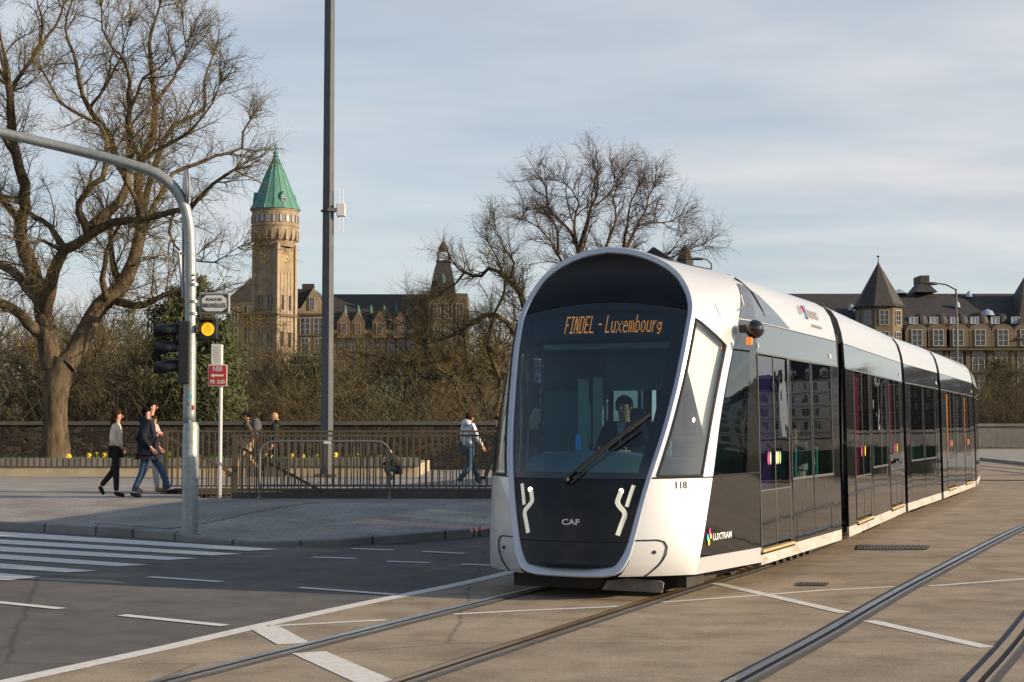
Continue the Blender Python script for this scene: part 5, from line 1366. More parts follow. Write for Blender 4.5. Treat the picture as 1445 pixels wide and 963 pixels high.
# street name plate
c = S(303, 428.5); wq, hq = (S(325, 0).x - S(282, 0).x), (S(0, 413).z - S(0, 444).z)
m = MB(); m.box((c.x, c.y, c.z), (wq, .06, hq)); sp_ = m.build('street_sign', M['galv'], sg, bevel=.02)
m = MB(); m.box((c.x, c.y - .033, c.z), (wq - .06, .008, hq - .06)); m.build('sign_border', mat('sign_dark', (.03, .03, .035), .5), sg)
m = MB(); a_, b_ = wq / 2 - .045, hq / 2 - .045
m.add([(c.x + x, c.y - .040, c.z + z) for x, z in ((-a_, -b_ * .55), (-a_ * .65, -b_), (a_ * .65, -b_), (a_, -b_ * .55), (a_, b_ * .55), (a_ * .65, b_), (-a_ * .65, b_), (-a_, b_ * .55))], [tuple(range(8))]); m.build('sign_face', M['signw'], sg)
text('PLACE DE', .060, M['text_k'], sg, frame_mtx((c.x, c.y - .044, c.z + .055), (1, 0, 0), (0, 0, 1)), bold=0, sx_=.9)
text('BRUXELLES', .092, M['text_k'], sg, frame_mtx((c.x, c.y - .044, c.z - .035), (1, 0, 0), (0, 0, 1)), bold=0, sx_=.76)
MB().bar(S(272, 428), S(283, 428), .06, .10).build('bracket', M['galv'], sg)
# signs seen edge-on from behind on the far side of the mast
c = S(262, 268, .12)
m = MB(); m.tube([(c.x - .02, c.y, c.z), (c.x + .015, c.y + .012, c.z)], [.30, .30], 28); rs = m.build('round_sign', M['signback'], sg, smooth=True); rs.scale = (1, 1, 1)
MB().tube([(c.x + .016, c.y + .012, c.z), (c.x + .028, c.y + .016, c.z)], [.31, .31], 28).build('sign_rim', M['signw'], sg)
m = MB(); m.tube([S(258.5, 300, .1), S(258.5, 420, .1)], .022, 8); m.tube([S(262.5, 300, .08), S(262.5, 418, .08)], .016, 8); build_split(m, 'sign_tube', M['signback'], sg, eps=.001)
m = MB(); 
for py in (309, 358): m.bar(S(254, py, .05), S(268, py, .05), .03, .04)
build_split(m, 'clamp_band', M['steel'], sg)
a, b, c3 = S(250, 358, .1), S(257, 418, .1), S(257, 350, .3); m = MB(); m.add([a, b, c3, a + Vector((.015, 0, 0)), b + Vector((.015, 0, 0)), c3 + Vector((.015, 0, 0))], [(0, 1, 2), (5, 4, 3), (0, 3, 4, 1), (1, 4, 5, 2)]); m.build('triangular_sign', M['signw'], sg)
# stickers
stk = MB()
for px, py, w_, h_, k in ((266, 545, .05, .03, 'black'), (264, 552, .035, .035, 'signw'), (271, 560, .04, .06, 'cyan'), (266, 572, .06, .035, 'black'), (268, 583, .05, .05, 'signw'), (275, 575, .03, .07, 'red'), (276, 604, .03, .05, 'lime'), (262, 566, .03, .03, 'signw'), (270, 595, .03, .03, 'signw')):
    p = S(px, py); rr_ = .094 if py < 598 else .120; a = math.asin(max(-.9, min(.9, p.x / rr_))); q = MB(); c = Vector((math.sin(a) * rr_, -math.cos(a) * rr_, p.z)); t_ = Vector((math.cos(a), math.sin(a), 0)) 
    q.quad(c - t_ * w_ / 2 - Vector((0, 0, h_ / 2)), c + t_ * w_ / 2 - Vector((0, 0, h_ / 2)), c + t_ * w_ / 2 + Vector((0, 0, h_ / 2)), c - t_ * w_ / 2 + Vector((0, 0, h_ / 2))); q.build('sticker', M[k], sg)

# ---- small white pole with notice and red road-number plate
pb_ = G(310, 706, .30); rp = thing('road_number_post', 'thin white post with a paper notice above a red plate reading N50', 'sign post', (pb_.x, pb_.y, gh(pb_.x, pb_.y)))
def S2(px, py): p = P(px, py, pb_.y); return Vector((p.x - pb_.x, 0, p.z - gh(pb_.x, pb_.y)))
MB().tube([(0, 0, 0), (0, 0, S2(310, 487).z)], .036, 12).build('post', M['lightpole'], rp, smooth=True)
def plate(x0, y0, x1, y1, m_, name, off):
    a = S2(x0, y1); b = S2(x1, y0); o = MB().box(((a.x + b.x) / 2, off, (a.z + b.z) / 2), (b.x - a.x, .015, b.z - a.z)).build(name, M[m_], rp, bevel=.012); return (a + b) / 2, b.x - a.x, b.z - a.z
plate(294, 515, 321.5, 545.5, 'signw', 'plate_rim', -.05); c, w_, h_ = plate(295.2, 516.2, 320.3, 544.3, 'red', 'number_plate', -.058)
for s_, dz_, sz_, al_ in (('N50', .12, .13, 'CENTER'), ('PR  0.00', -.125, .105, 'CENTER')): text(s_, sz_, M['signw'], rp, frame_mtx((c.x, -.068, c.z + dz_), (1, 0, 0), (0, 0, 1)), bold=.002, sx_=.78)
m = MB(); m.add([(c.x - .13, -.068, c.z), (c.x - .07, -.068, c.z - .045), (c.x - .07, -.068, c.z - .017), (c.x + .12, -.068, c.z - .017), (c.x + .12, -.068, c.z + .017), (c.x - .07, -.068, c.z + .017), (c.x - .07, -.068, c.z + .045)], [tuple(range(7))]); m.build('arrow', M['signw'], rp)
c, w_, h_ = plate(298.5, 486, 313.5, 515, 'signw', 'notice', -.05)
m = MB()
for k in range(9): m.box((c.x + random.uniform(-.01, .01), -.0595, c.z + .14 - k * .035), (.12 + random.uniform(-.03, .02), .001, .008))
build_split(m, 'notice_print', mat('print_grey', (.2, .2, .2), .7), rp, eps=.0005)

# ---- street lamps in the distance
def street_lamp(px, py_top, y, label, arm=-1, z0=0.0, armlen=1.3):
    p = P(px, py_top, y); t = thing('street_lamp', label, 'street lamp', (p.x, y, z0)); h = p.z - z0
    MB().tube([(0, 0, 0), (0, 0, h * .5), (0, 0, h)], [.09, .07, .05], 8).build('pole', M['polepaint'], t, smooth=True)
    MB().tube([(0, 0, h - .05), (arm * armlen * .5, 0, h + .22), (arm * armlen, 0, h + .3)], .04, 6).build('arm', M['polepaint'], t)
    MB().sphere((arm * (armlen + .3), 0, h + .28), .42, 12, 8, (1, .5, .22)).build('lamp_head', M['polepaint'], t, smooth=True)
street_lamp(1349, 408, 82, 'grey street lamp rising above the tail of the tram before the big roof', -1, 0, 1.0)
street_lamp(1004, 372, 95, 'dark street lamp head just showing above the tram cab roof', -1, 0, .5)
# far church spire above the roof of the cab
cs = thing('church_spire', 'small grey slate spire showing just over the tram cab beside the bare tree', 'spire', (P(967, 400, 300).x, 300, 0))
zq = lambda py: P(967, py, 300).z
m = MB(); m.lathe([(1.6, -5), (1.6, zq(368)), (1.8, zq(367)), (1.1, zq(360)), (1.2, zq(359)), (.7, zq(352)), (.12, zq(347)), (.03, zq(341))], n=8); m.build('spire_roof', M['slate'], cs)

# low far parapet and kerb on the right
m = MB(); y_ = 128; pz = P(1400, 602, y_).z
m.box((62, y_, pz / 2 + .1), (80, .6, pz - .1)); w_ = m.build('parapet_wall', M['greystone']); tag(w_, 'grey stone parapet wall across the road behind the tail of the tram', 'wall')
m = MB(); m.box((62, y_ - .0, pz + .12), (80, .9, .22)); m.build('coping', M['greystone'], w_)
m = MB(); 
k0 = G(1384, 650); k1 = G(1445, 657)
d = (k1 - k0).normalized(); k2 = k1 + d * 9; k0 = k0 - d * 30; n_ = Vector((-d.y, d.x, 0)); n_ = n_ if n_.x > 0 else -n_
m.add([(v.x, v.y, z) for z in (0, .14) for v in (k0, k2, k2 + n_ * 22, k0 + n_ * 22)], [(0, 1, 5, 4), (1, 2, 6, 5), (2, 3, 7, 6), (3, 0, 4, 7), (4, 5, 6, 7)]); struct('far_pavement', m, M['pave'])
# grey abutment at the far side seen through the branches
ab = MB(); y_ = 120; a = P(606, 583, y_); b = P(712, 583, y_); ab.box(((a.x + b.x) / 2, y_, a.z / 2 - 4), (b.x - a.x, 4, a.z + 8)); o = ab.build('bridge_abutment', M['plinth']); tag(o, 'dark stone bridge abutment behind the branches above the white hooded walker', 'abutment')

# ================================================================== TREES
rnd = random.Random(11)
def rv(): return Vector((rnd.gauss(0, 1), rnd.gauss(0, 1), rnd.gauss(0, 1)))
def shoot(mb, p, d, L, r0, r1, n, wob, up, sides, out=None):
    pts = [p.copy()]; d = d.normalized()
    for i in range(n):
        d = (d + rv() * wob + Vector((0, 0, up))).normalized(); p = p + d * (L / n); pts.append(p.copy())
    mb.tube(pts, [lerp(r0, r1, i / n) for i in range(n + 1)], sides, cap=False); return pts, d
def sprout(mb, pts, r0, r1, lvl, spec, twigmb):
    """children along a path; spec[lvl] = (spacing, length, angle, nseg, wob, up, sides)"""
    if lvl >= len(spec): return
    sp, Lc, ang, n, wob, up, sides = spec[lvl]
    acc = rnd.uniform(0, sp); tot = sum((b - a).length for a, b in zip(pts[:-1], pts[1:])); run = 0
    for a, b in zip(pts[:-1], pts[1:]):
        seg = (b - a).length
        if seg < 1e-6: continue
        while acc < run + seg:
            k = (acc - run) / seg; p = lerp(a, b, k); d = (b - a).normalized(); fr = acc / tot
            s = d.cross(rv()).normalized(); nd = (d * math.cos(ang) + s * math.sin(ang)).normalized()
            L = Lc * rnd.uniform(.55, 1.25) * (1.15 - .45 * fr); rr_ = lerp(r0, r1, fr); c0 = min(rr_ * .7, L * .014 + .003); c1 = max(.0028, c0 * .35)
            ps, _ = shoot(twigmb if lvl >= 1 else mb, p, nd, L, c0, c1, n, wob, up, sides)
            sprout(mb, ps, c0, c1, lvl + 1, spec, twigmb)
            acc += sp * rnd.uniform(.6, 1.4)
        run += seg
def limb(mb, pts, r0, r1, sides=10, step=.35, rough=.05):
    ps = catmull(pts, step); n = len(ps) - 1
    for i in range(1, n): ps[i] = ps[i] + rv() * rough * .5
    mb.tube(ps, [lerp(r0, r1, (i / n) ** .8) * (1 + .10 * noise.noise(ps[i] * 2)) for i in range(n + 1)], sides, cap=False); return ps
def traced(paths, y0, name, label, spec, mb_bark, trunk, barkm='bark', twigm='twig', base=None, group=None):
    t = thing(name, label, 'tree', base, 0, group); B = MB(); T = MB(); bo = Vector(base)
    def loc(q): return P(q[0], q[1], y0 + (q[2] if len(q) > 2 else 0)) - bo
    tk = MB(); tp_ = catmull([loc(q) for q in trunk[0]], .25); n = len(tp_) - 1
    rr_ = [float(np.interp(i / n, np.linspace(0, 1, len(trunk[1])), trunk[1])) for i in range(n + 1)]
    base_i = len(tk.v); tk.tube(tp_, rr_, 22, cap=False)
    for i in range(base_i, len(tk.v)):
        v = Vector(tk.v[i]); k = noise.noise(Vector((v.x * 5, v.y * 5, v.z * .8))) * .055 + noise.noise(v * 2) * .02; c = tp_[min(n, (i - base_i) // 22)]; dv = (v - c); tk.v[i] = tuple(v + dv.normalized() * k if dv.length > 0 else v)
    tk.build('trunk', M[barkm], t, smooth='all')
    for pth, r0, r1 in paths:
        ps = limb(B, [loc(q) for q in pth], r0, r1)
        sprout(B, ps[2:], r0 * .9, r1, 0, spec, T)
        # leader end bursts into twigs
        for k in range(4):
            q, _ = shoot(T, ps[-1], (ps[-1] - ps[-2]).normalized() + rv() * .35, rnd.uniform(.8, 1.6), r1 * .8, .005, 5, .14, .03, 4); sprout(B, q, .02, .005, 1, spec, T)
    B.build('limbs', M[barkm], t, smooth='all'); T.build('twigs', M[twigm], t)
    return t
TY = 46.0
bp_ = P(78, 652, TY)
specA = [(.29, 1.5, .75, 6, .17, .03, 4), (.14, .72, .75, 4, .22, .02, 3), (.10, .36, .7, 3, .25, .0, 3)]
pathsA = [
 ([(74, 520), (68, 479), (58, 425, .4), (50, 393, .6), (33, 349, .8), (30, 310, .8), (36, 260, .5), (20, 216, 0), (15, 160, -.3), (12, 120, -.5)], .34, .10),
 ([(33, 260, .5), (12, 174, 1.0), (14, 133, 1.2), (25, 112, 1.2), (46, 79, 1.4), (79, 37, 1.6), (90, 5, 1.6)], .13, .03),
 ([(14, 133, 1.2), (4, 70, .6), (-5, 20, .2)], .08, .02),
 ([(46, 79, 1.4), (60, 40, .8), (50, -10, .4)], .06, .015), ([(20, 216, 0), (5, 195, -1), (-30, 150, -2)], .10, .03),
 ([(62, 440, .2), (76, 386, -.8), (90, 356, -1.2), (126, 333, -1.5), (160, 314, -1.8), (200, 310, -2.2), (246, 298, -2.5), (268, 292, -2.8), (300, 262, -3.2), (330, 240, -3.4)], .24, .035),
 ([(90, 350, -1.2), (70, 320, -.6), (48, 305, -.2), (25, 280, .4), (0, 278, .8)], .11, .04),
 ([(126, 323, -1.5), (150, 300, -1.2), (168, 286, -1.0), (182, 260, -.8), (166, 230, -.6), (154, 195, -.4), (145, 183, -.4), (125, 154, -.2), (112, 112, 0), (104, 75, .2), (91, 42, .4), (100, 5, .4)], .17, .025),
 ([(124, 330, -1.5), (110, 286, -2.2), (130, 262, -2.4), (146, 250, -2.4), (153, 220, -2.2), (143, 180, -2), (120, 165, -2), (85, 145, -2.2), (60, 100, -2.4)], .13, .025),
 ([(92, 515, 0), (113, 484, .3), (140, 433, .8), (173, 404, 1.0), (193, 353, 1.2), (199, 320, 1.2), (194, 270, 1.0), (199, 226, .8), (216, 195, .6), (220, 145, .4), (212, 83, .2), (214, 46, 0), (225, 10, 0)], .33, .03),
 ([(173, 406, 1.0), (158, 370, 1.6), (155, 330, 2.0), (150, 300, 2.2)], .14, .05), ([(150, 430, .8), (146, 395, .2), (150, 355, -.2), (168, 320, -.6)], .12, .04),
 ([(183, 380, 1.1), (213, 300, 1.8), (235, 262, 2.2), (245, 245, 2.4), (280, 232, 2.6), (307, 220, 2.8), (341, 208, 3.0), (344, 185, 3.0), (353, 170, 3.2)], .13, .03),
 ([(166, 425, .9), (190, 432, .4), (213, 426, 0), (239, 414, -.4), (262, 412, -.6), (300, 425, -1), (335, 440, -1.2)], .15, .03),
 ([(199, 300, 1.2), (214, 250, 1.6), (232, 191, 1.8), (262, 168, 2.0), (291, 150, 2.2), (288, 116, 2.2), (300, 80, 2.2)], .12, .025),
 ([(168, 235, -.6), (200, 226, -1.0), (230, 205, -1.2), (258, 191, -1.4), (287, 166, -1.6), (310, 120, -1.8)], .09, .02),
 ([(183, 240, -.6), (183, 212, -1.4), (183, 154, -1.6), (179, 96, -1.8), (160, 65, -1.8), (145, 42, -1.8), (143, 10, -1.8)], .12, .02),
 ([(220, 145, .4), (245, 110, .8), (262, 70, 1.2), (258, 30, 1.2)], .06, .015), ([(125, 154, -.2), (150, 120, -.8), (170, 80, -1.2), (182, 40, -1.4)], .06, .015),
 ([(183, 154, -1.6), (205, 110, -2), (225, 95, -2.4), (262, 60, -2.8)], .05, .012), ([(64, 440, 0), (43, 409, .8), (20, 385, 1.4), (0, 373, 2), (-40, 350, 2.6)], .22, .10),
 ([(70, 478, 0), (50, 465, -.6), (30, 445, -1.2), (0, 426, -1.8), (-50, 395, -2.4)], .20, .10), ([(30, 310, .8), (0, 280, .2), (-20, 240, -.4)], .14, .05),
 ([(90, 356, -1.2), (60, 340, -2), (30, 342, -2.6), (0, 330, -3)], .07, .02), ([(200, 310, -2.2), (190, 280, -2.6), (178, 255, -3), (190, 215, -3.2)], .08, .02),
 ([(246, 298, -2.5), (240, 330, -2.8), (262, 360, -3), (300, 370, -3.2), (335, 350, -3.4)], .05, .012), ([(199, 226, .8), (180, 190, 1.6), (176, 150, 2)], .08, .02)]
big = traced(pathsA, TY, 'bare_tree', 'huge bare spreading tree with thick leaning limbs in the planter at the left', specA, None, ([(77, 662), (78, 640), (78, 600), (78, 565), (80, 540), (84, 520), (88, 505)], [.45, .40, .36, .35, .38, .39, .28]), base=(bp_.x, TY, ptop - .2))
# middle tree behind the tram
TM = 62.0; bm2 = P(850, 652, TM)
specB = [(.24, 1.6, .7, 5, .17, .04, 4), (.14, .8, .75, 4, .22, .02, 3), (.13, .38, .7, 2, .2, .02, 3)]
pathsB = [
 ([(850, 470), (832, 400), (816, 346, .5), (807, 319, .8), (789, 295, 1), (770, 268, 1), (767, 235, 1.2), (760, 222, 1.2)], .16, .025),
 ([(816, 346, 0), (828, 301, -.5), (834, 268, -.8), (846, 238, -1), (844, 212, -1)], .13, .025),
 ([(812, 330, .5), (811, 290, 1.2), (815, 262, 1.6), (805, 240, 1.8), (795, 228, 1.8)], .08, .02),
 ([(855, 460), (870, 390), (884, 349, .8), (900, 310, 1.2), (915, 274, 1.4), (921, 250, 1.4), (928, 236, 1.4)], .15, .025),
 ([(905, 300, 1.2), (925, 295, 1.6), (950, 296, 2), (966, 290, 2.2)], .06, .015), ([(882, 349, .8), (888, 300, 0), (893, 262, -.4), (905, 235, -.6)], .09, .02),
 ([(845, 440), (850, 370, -1), (862, 320, -1.4), (872, 290, -1.6), (868, 255, -1.8), (872, 235, -1.8)], .11, .02),
 ([(835, 420), (800, 375, -.6), (784, 352, -.8), (776, 330, -1), (755, 305, -1.2), (738, 292, -1.4)], .10, .02),
 ([(785, 350, -.8), (786, 320, -.2), (778, 290, 0), (760, 280, .3)], .07, .02), ([(770, 268, 1), (755, 270, 1.4), (738, 275, 1.8)], .04, .012),
 ([(870, 400), (910, 375, 1), (940, 362, 1.4), (975, 345, 1.8), (1000, 335, 2)], .09, .015), ([(940, 362, 1.4), (955, 345, 1), (968, 322, .8)], .04, .012),
 ([(834, 268, -.8), (855, 255, -.4), (875, 225, 0), (880, 215, 0)], .05, .012)]
pathsB = [([(q[0] * .94 + 50, (q[1] if q[1] > 400 else 400 - (400 - q[1]) * .82), *q[2:]) for q in pth], a_, b_) for pth, a_, b_ in pathsB]
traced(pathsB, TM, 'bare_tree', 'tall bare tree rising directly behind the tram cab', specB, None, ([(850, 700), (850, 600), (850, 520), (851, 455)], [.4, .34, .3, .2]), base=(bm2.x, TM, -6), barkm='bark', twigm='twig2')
# tree whose heavy dark limbs arch down left of the tram
TL = 66.0; b3 = P(745, 700, TL)
pathsC = [
 ([(750, 470), (738, 425), (719, 395, .3), (704, 385, .6), (690, 378, .8), (678, 390, 1), (655, 385, 1.2), (638, 368, 1.4)], .20, .03),
 ([(745, 500), (715, 455, -.5), (690, 445, -1), (668, 452, -1.4), (648, 470, -1.8), (625, 478, -2), (600, 487, -2.2)], .18, .03),
 ([(755, 560), (715, 530, 1), (685, 520, 1.2), (655, 525, 1.6), (620, 535, 1.8), (580, 530, 2), (540, 528, 2.2)], .15, .03),
 ([(690, 590), (680, 555, 1), (660, 520, 1.6), (630, 505, 2), (600, 515, 2.2), (560, 510, 2.4), (520, 500, 2.8)], .16, .03),
 ([(700, 590), (705, 540, -.5), (690, 490, -1), (700, 440, -1.4), (712, 410, -1.6), (705, 370, -1.8), (690, 345, -2)], .15, .02),
 ([(719, 395, .3), (725, 370, 0), (712, 350, -.2), (700, 325, -.4)], .08, .015), ([(655, 385, 1.2), (645, 400, 1.4), (625, 410, 1.6), (600, 430, 1.8)], .06, .012),
 ([(630, 505, 2), (610, 480, 2.4), (580, 460, 2.6), (555, 455, 2.8)], .07, .012), ([(660, 520, 1.6), (655, 480, 1), (640, 450, .6), (615, 425, .4)], .08, .012),
 ([(668, 600), (652, 570, -1), (640, 540, -1.4), (620, 520, -1.6), (598, 480, -1.8), (585, 440, -2)], .10, .015),
 ([(745, 500), (735, 470, -2), (740, 440, -2.2), (730, 410, -2.5)], .1, .02)]
traced(pathsC, TL, 'bare_tree', 'gnarled bare tree with heavy dark limbs arching down left of the tram', specB, None, ([(735, 720), (730, 650), (735, 600), (745, 540), (750, 480)], [.45, .4, .38, .3, .22]), base=(b3.x, TL, -7), twigm='twig')

# background trees: three prototypes, copied
def bare_proto(seed, H, spread, twigm, stems=1, dense=1.0):
    global rnd
    rnd = random.Random(seed); t = bpy.data.objects.new('bare_tree', None); COL.objects.link(t)
    B = MB(); T = MB()
    tops = []
    for s_ in range(stems):
        a = rnd.uniform(0, 6.28); d = Vector((math.cos(a) * .22 * (stems > 1), math.sin(a) * .22 * (stems > 1), 1)); 
        ps, _ = shoot(B, Vector((rnd.gauss(0, .3) * (stems > 1), rnd.gauss(0, .3) * (stems > 1), 0)), d, H * .95, .17 * H / 12 / (stems ** .4), .02, 12, .06, .06, 6)
        for i in range(3, 12):
            for k in range(2 if i < 10 else 3):
                a = rnd.uniform(0, 6.28); el_ = rnd.uniform(.3, .9); dd_ = Vector((math.cos(a) * math.cos(el_), math.sin(a) * math.cos(el_), math.sin(el_)))
                L = spread * rnd.uniform(.6, 1.1) * (1.25 - i / 14); q, _ = shoot(B, ps[i], dd_, L, .05 * H / 12, .012, 6, .13, .06, 4)
                sprout(B, q, .03, .012, 0, [(.34 / dense, 1.5, .6, 4, .15, .08, 3), (.26 / dense, .8, .6, 3, .18, .05, 3)], T)
    B.build('trunk', M[twigm], t, smooth='all'); T.build('twigs', M[twigm], t); return t
protos = [bare_proto(3, 13, 4.2, 'bushtwig', 1), bare_proto(5, 11, 3.4, 'bushtwig', 3), bare_proto(9, 14, 4.6, 'twig', 2)]
rnd = random.Random(21)
spots = []
def row(px0, px1, n_, y0, y1, top0, top1, zb0):
    for k in range(n_):
        px = lerp(px0, px1, (k + rnd.uniform(.1, .9)) / n_); y = rnd.uniform(y0, y1); zt_ = P(px, rnd.uniform(top0, top1), y).z; spots.append((P(px, 600, y).x, y, zb0, zt_))
row(-60, 230, 9, 56, 64, 440, 480, -1.5); row(-60, 260, 12, 68, 85, 420, 455, -7); row(20, 260, 8, 95, 120, 405, 440, -12)
row(320, 470, 7, 70, 90, 475, 525, -6); row(400, 700, 9, 66, 90, 425, 500, -7); row(330, 720, 8, 100, 140, 440, 490, -13); row(300, 460, 6, 58, 64, 520, 560, -2)
row(470, 720, 8, 57, 64, 530, 575, -2)
row(1385, 1480, 11, 135, 150, 480, 550, 0); row(640, 760, 4, 110, 150, 430, 480, -10)
HS = [13.2, 11.2, 14.2]
used = [False] * 3
for i, (x, y, z0, zt_) in enumerate(spots):
    k = i % 3; s_ = max(.3, (zt_ - z0) / HS[k]); lab = ['slender bare tree among the woods filling the valley', 'many-stemmed bare tree among the woods filling the valley', 'forked brown bare tree among the woods filling the valley'][k]
    o = protos[k] if not used[k] else dup(protos[k]); used[k] = True
    o.location = (x, y, z0); o.rotation_euler = (0, 0, rnd.uniform(0, 6.28)); o.scale = (s_, s_, s_); tag(o, lab, 'tree', ['slender valley trees', 'many-stemmed valley trees', 'forked valley trees'][k])
# undergrowth: one mass
m = MB(); rnd = random.Random(5)
for k in range(24000):
    px = rnd.choice([rnd.uniform(-80, 760), rnd.uniform(-80, 760), rnd.uniform(1385, 1500)]); y = rnd.uniform(52.5, 105) if px < 800 else rnd.uniform(131, 150)
    g0 = P(px, 600, y); z0 = terr(g0.x, y) if px < 800 else 0
    zt_ = P(px, rnd.uniform(535, 600), y).z if px < 800 else P(px, rnd.uniform(560, 600), y).z
    zs = rnd.uniform(max(z0, -3), zt_); p = Vector((g0.x, y, zs)); d = Vector((rnd.gauss(0, .6), rnd.gauss(0, .6), rnd.uniform(.2, 1)))
    shoot(m, p, d, rnd.uniform(.8, 2.4), .011, .004, 3, .2, .05, 3)
o = m.build('undergrowth', M['bushtwig']); tag(o, 'tangled brown brushwood filling the slope behind the stone wall', 'undergrowth', kind='stuff')

# evergreens
def evergreen(px, y, z0, py_top, wpx, lm_, label, n_=9000, shape='cone', leaf=.10):
    p = P(px, py_top, y); H = p.z - z0; Wd = wpx / FP * y / 2; t = thing('evergreen_tree', label, 'tree', (p.x, y, z0))
    MB().tube([(0, 0, 0), (.05, 0, H * .5), (0, 0, H * .92)], [.22, .14, .03], 8).build('trunk', M['bark'], t, smooth='all')
    m = MB(); r_ = random.Random(int(px)); boughs = []
    for k in range(130):
        f = r_.random() ** .8; zc_ = H * (.03 + .94 * f); prof_ = (1 - f) ** .7 if shape == 'cone' else math.sqrt(max(.02, 1 - (2 * f - .85) ** 2 * .75))
        a = r_.uniform(0, 6.28); rad = Wd * prof_ * r_.uniform(.25, 1.05); boughs.append((Vector((math.cos(a) * rad, math.sin(a) * rad, zc_)), r_.uniform(.30, .75) * (.5 + .5 * prof_), Vector((math.cos(a), math.sin(a), r_.uniform(-.3, .5)))))
    B = MB()
    for c, s_, d in boughs[:60]: B.tube([Vector((0, 0, max(.2, c.z - .5))), c], [.035, .012], 4, cap=False)
    B.build('boughs', M['bark'], t)
    for k in range(n_):
        c, s_, d = boughs[r_.randrange(len(boughs))]; v = Vector((r_.gauss(0, 1), r_.gauss(0, 1), r_.gauss(0, .8))); q = c + v * s_ * .55 + d * r_.uniform(0, .5)
        u = Vector((r_.gauss(0, 1), r_.gauss(0, 1), r_.gauss(0, 1))).normalized(); w_ = u.orthogonal().normalized(); a = r_.uniform(.5, 1.3) * leaf
        m.add([q - u * a, q + w_ * a * .35, q + u * a, q - w_ * a * .35], [(0, 1, 2, 3)])
    m.build('foliage', M[lm_], t); return t
evergreen(268, 58, -1.0, 388, 165, 'leaf', 'broad green conifer behind the traffic signal mast', 26000)
evergreen(305, 54.5, -1.0, 452, 82, 'leaf', 'yellow-green conifer behind the red road-number plate', 9000)
evergreen(218, 68, -5, 425, 60, 'leaf_dark', 'dark conifer left of the three-light signal head', 6000)
evergreen(436, 76, -7, 492, 90, 'leaf_dark', 'dark bushy evergreen between the clock tower and the tall mast', 9000, 'round', .13)
evergreen(520, 64, -3, 545, 130, 'leaf_dark', 'low dark evergreen bush right of the tall mast', 8000, 'round', .11)
evergreen(560, 80, -7, 520, 110, 'leaf_dark', 'dark evergreen half hidden by branches further right of the tall mast', 7000, 'round', .13)
evergreen(182, 80, -8, 415, 70, 'leaf_dark', 'dark pine top behind the crown of the big tree', 5000)
evergreen(1410, 150, 0, 505, 26, 'leaf_dark', 'ivy-dark slim evergreen before the big building at the right edge', 4000, 'round', .2)

# ================================================================== PEOPLE
def skin(name, V, E, Rr, m, parent, sub=2, root=0):
    me = bpy.data.meshes.new(name); me.from_pydata([tuple(v) for v in V], E, []); o = bpy.data.objects.new(name + '_t', me); COL.objects.link(o)
    o.modifiers.new('s', 'SKIN'); lay = me.skin_vertices[0].data
    for i, r in enumerate(Rr):
        lay[i].radius = (r, r) if isinstance(r, (int, float)) else r; lay[i].use_root = (i == root)
    sb_ = o.modifiers.new('u', 'SUBSURF'); sb_.levels = sub; sb_.render_levels = sub
    dg = bpy.context.evaluated_depsgraph_get(); dg.update(); nm = bpy.data.meshes.new_from_object(o.evaluated_get(dg)); bpy.data.objects.remove(o)
    nm.materials.clear(); nm.materials.append(m); nm.polygons.foreach_set('use_smooth', [True] * len(nm.polygons))
    q = bpy.data.objects.new(name, nm); COL.objects.link(q); q.parent = parent; return q
def joints(pose):
    J_ = dict(pel=(0, 0, .95), wst=(0, 0, 1.10), cst=(.0, 0, 1.30), nk0=(0, 0, 1.46), nk1=(.02, 0, 1.54), hd=(.035, 0, 1.63), cr=(.02, 0, 1.715),
              sl=(0, .17, 1.42), sr=(0, -.17, 1.42), el=(-.03, .22, 1.14), er=(-.03, -.22, 1.14), wl=(.04, .22, .90), wr=(.04, -.22, .90),
              hl=(0, .09, .92), hr=(0, -.09, .92), kl=(.03, .10, .50), kr=(.03, -.10, .50), al=(0, .10, .09), ar=(0, -.10, .09), tl=(.16, .11, .03), tr=(.16, -.11, .03))
    J_.update(pose); return {k: Vector(v) for k, v in J_.items()}
WALK = dict(kl=(.20, .09, .52), al=(.36, .09, .12), tl=(.52, .09, .09), kr=(-.03, -.09, .50), ar=(-.36, -.09, .17), tr=(-.25, -.10, .03), el=(-.16, .22, 1.17), wl=(-.12, .22, .93), er=(.08, -.22, 1.16), wr=(.24, -.20, .98))
WALK2 = dict(kr=(.20, -.09, .52), ar=(.36, -.09, .12), tr=(.52, -.09, .09), kl=(-.03, .09, .50), al=(-.36, .09, .17), tl=(-.25, .10, .03))
STAND = {}
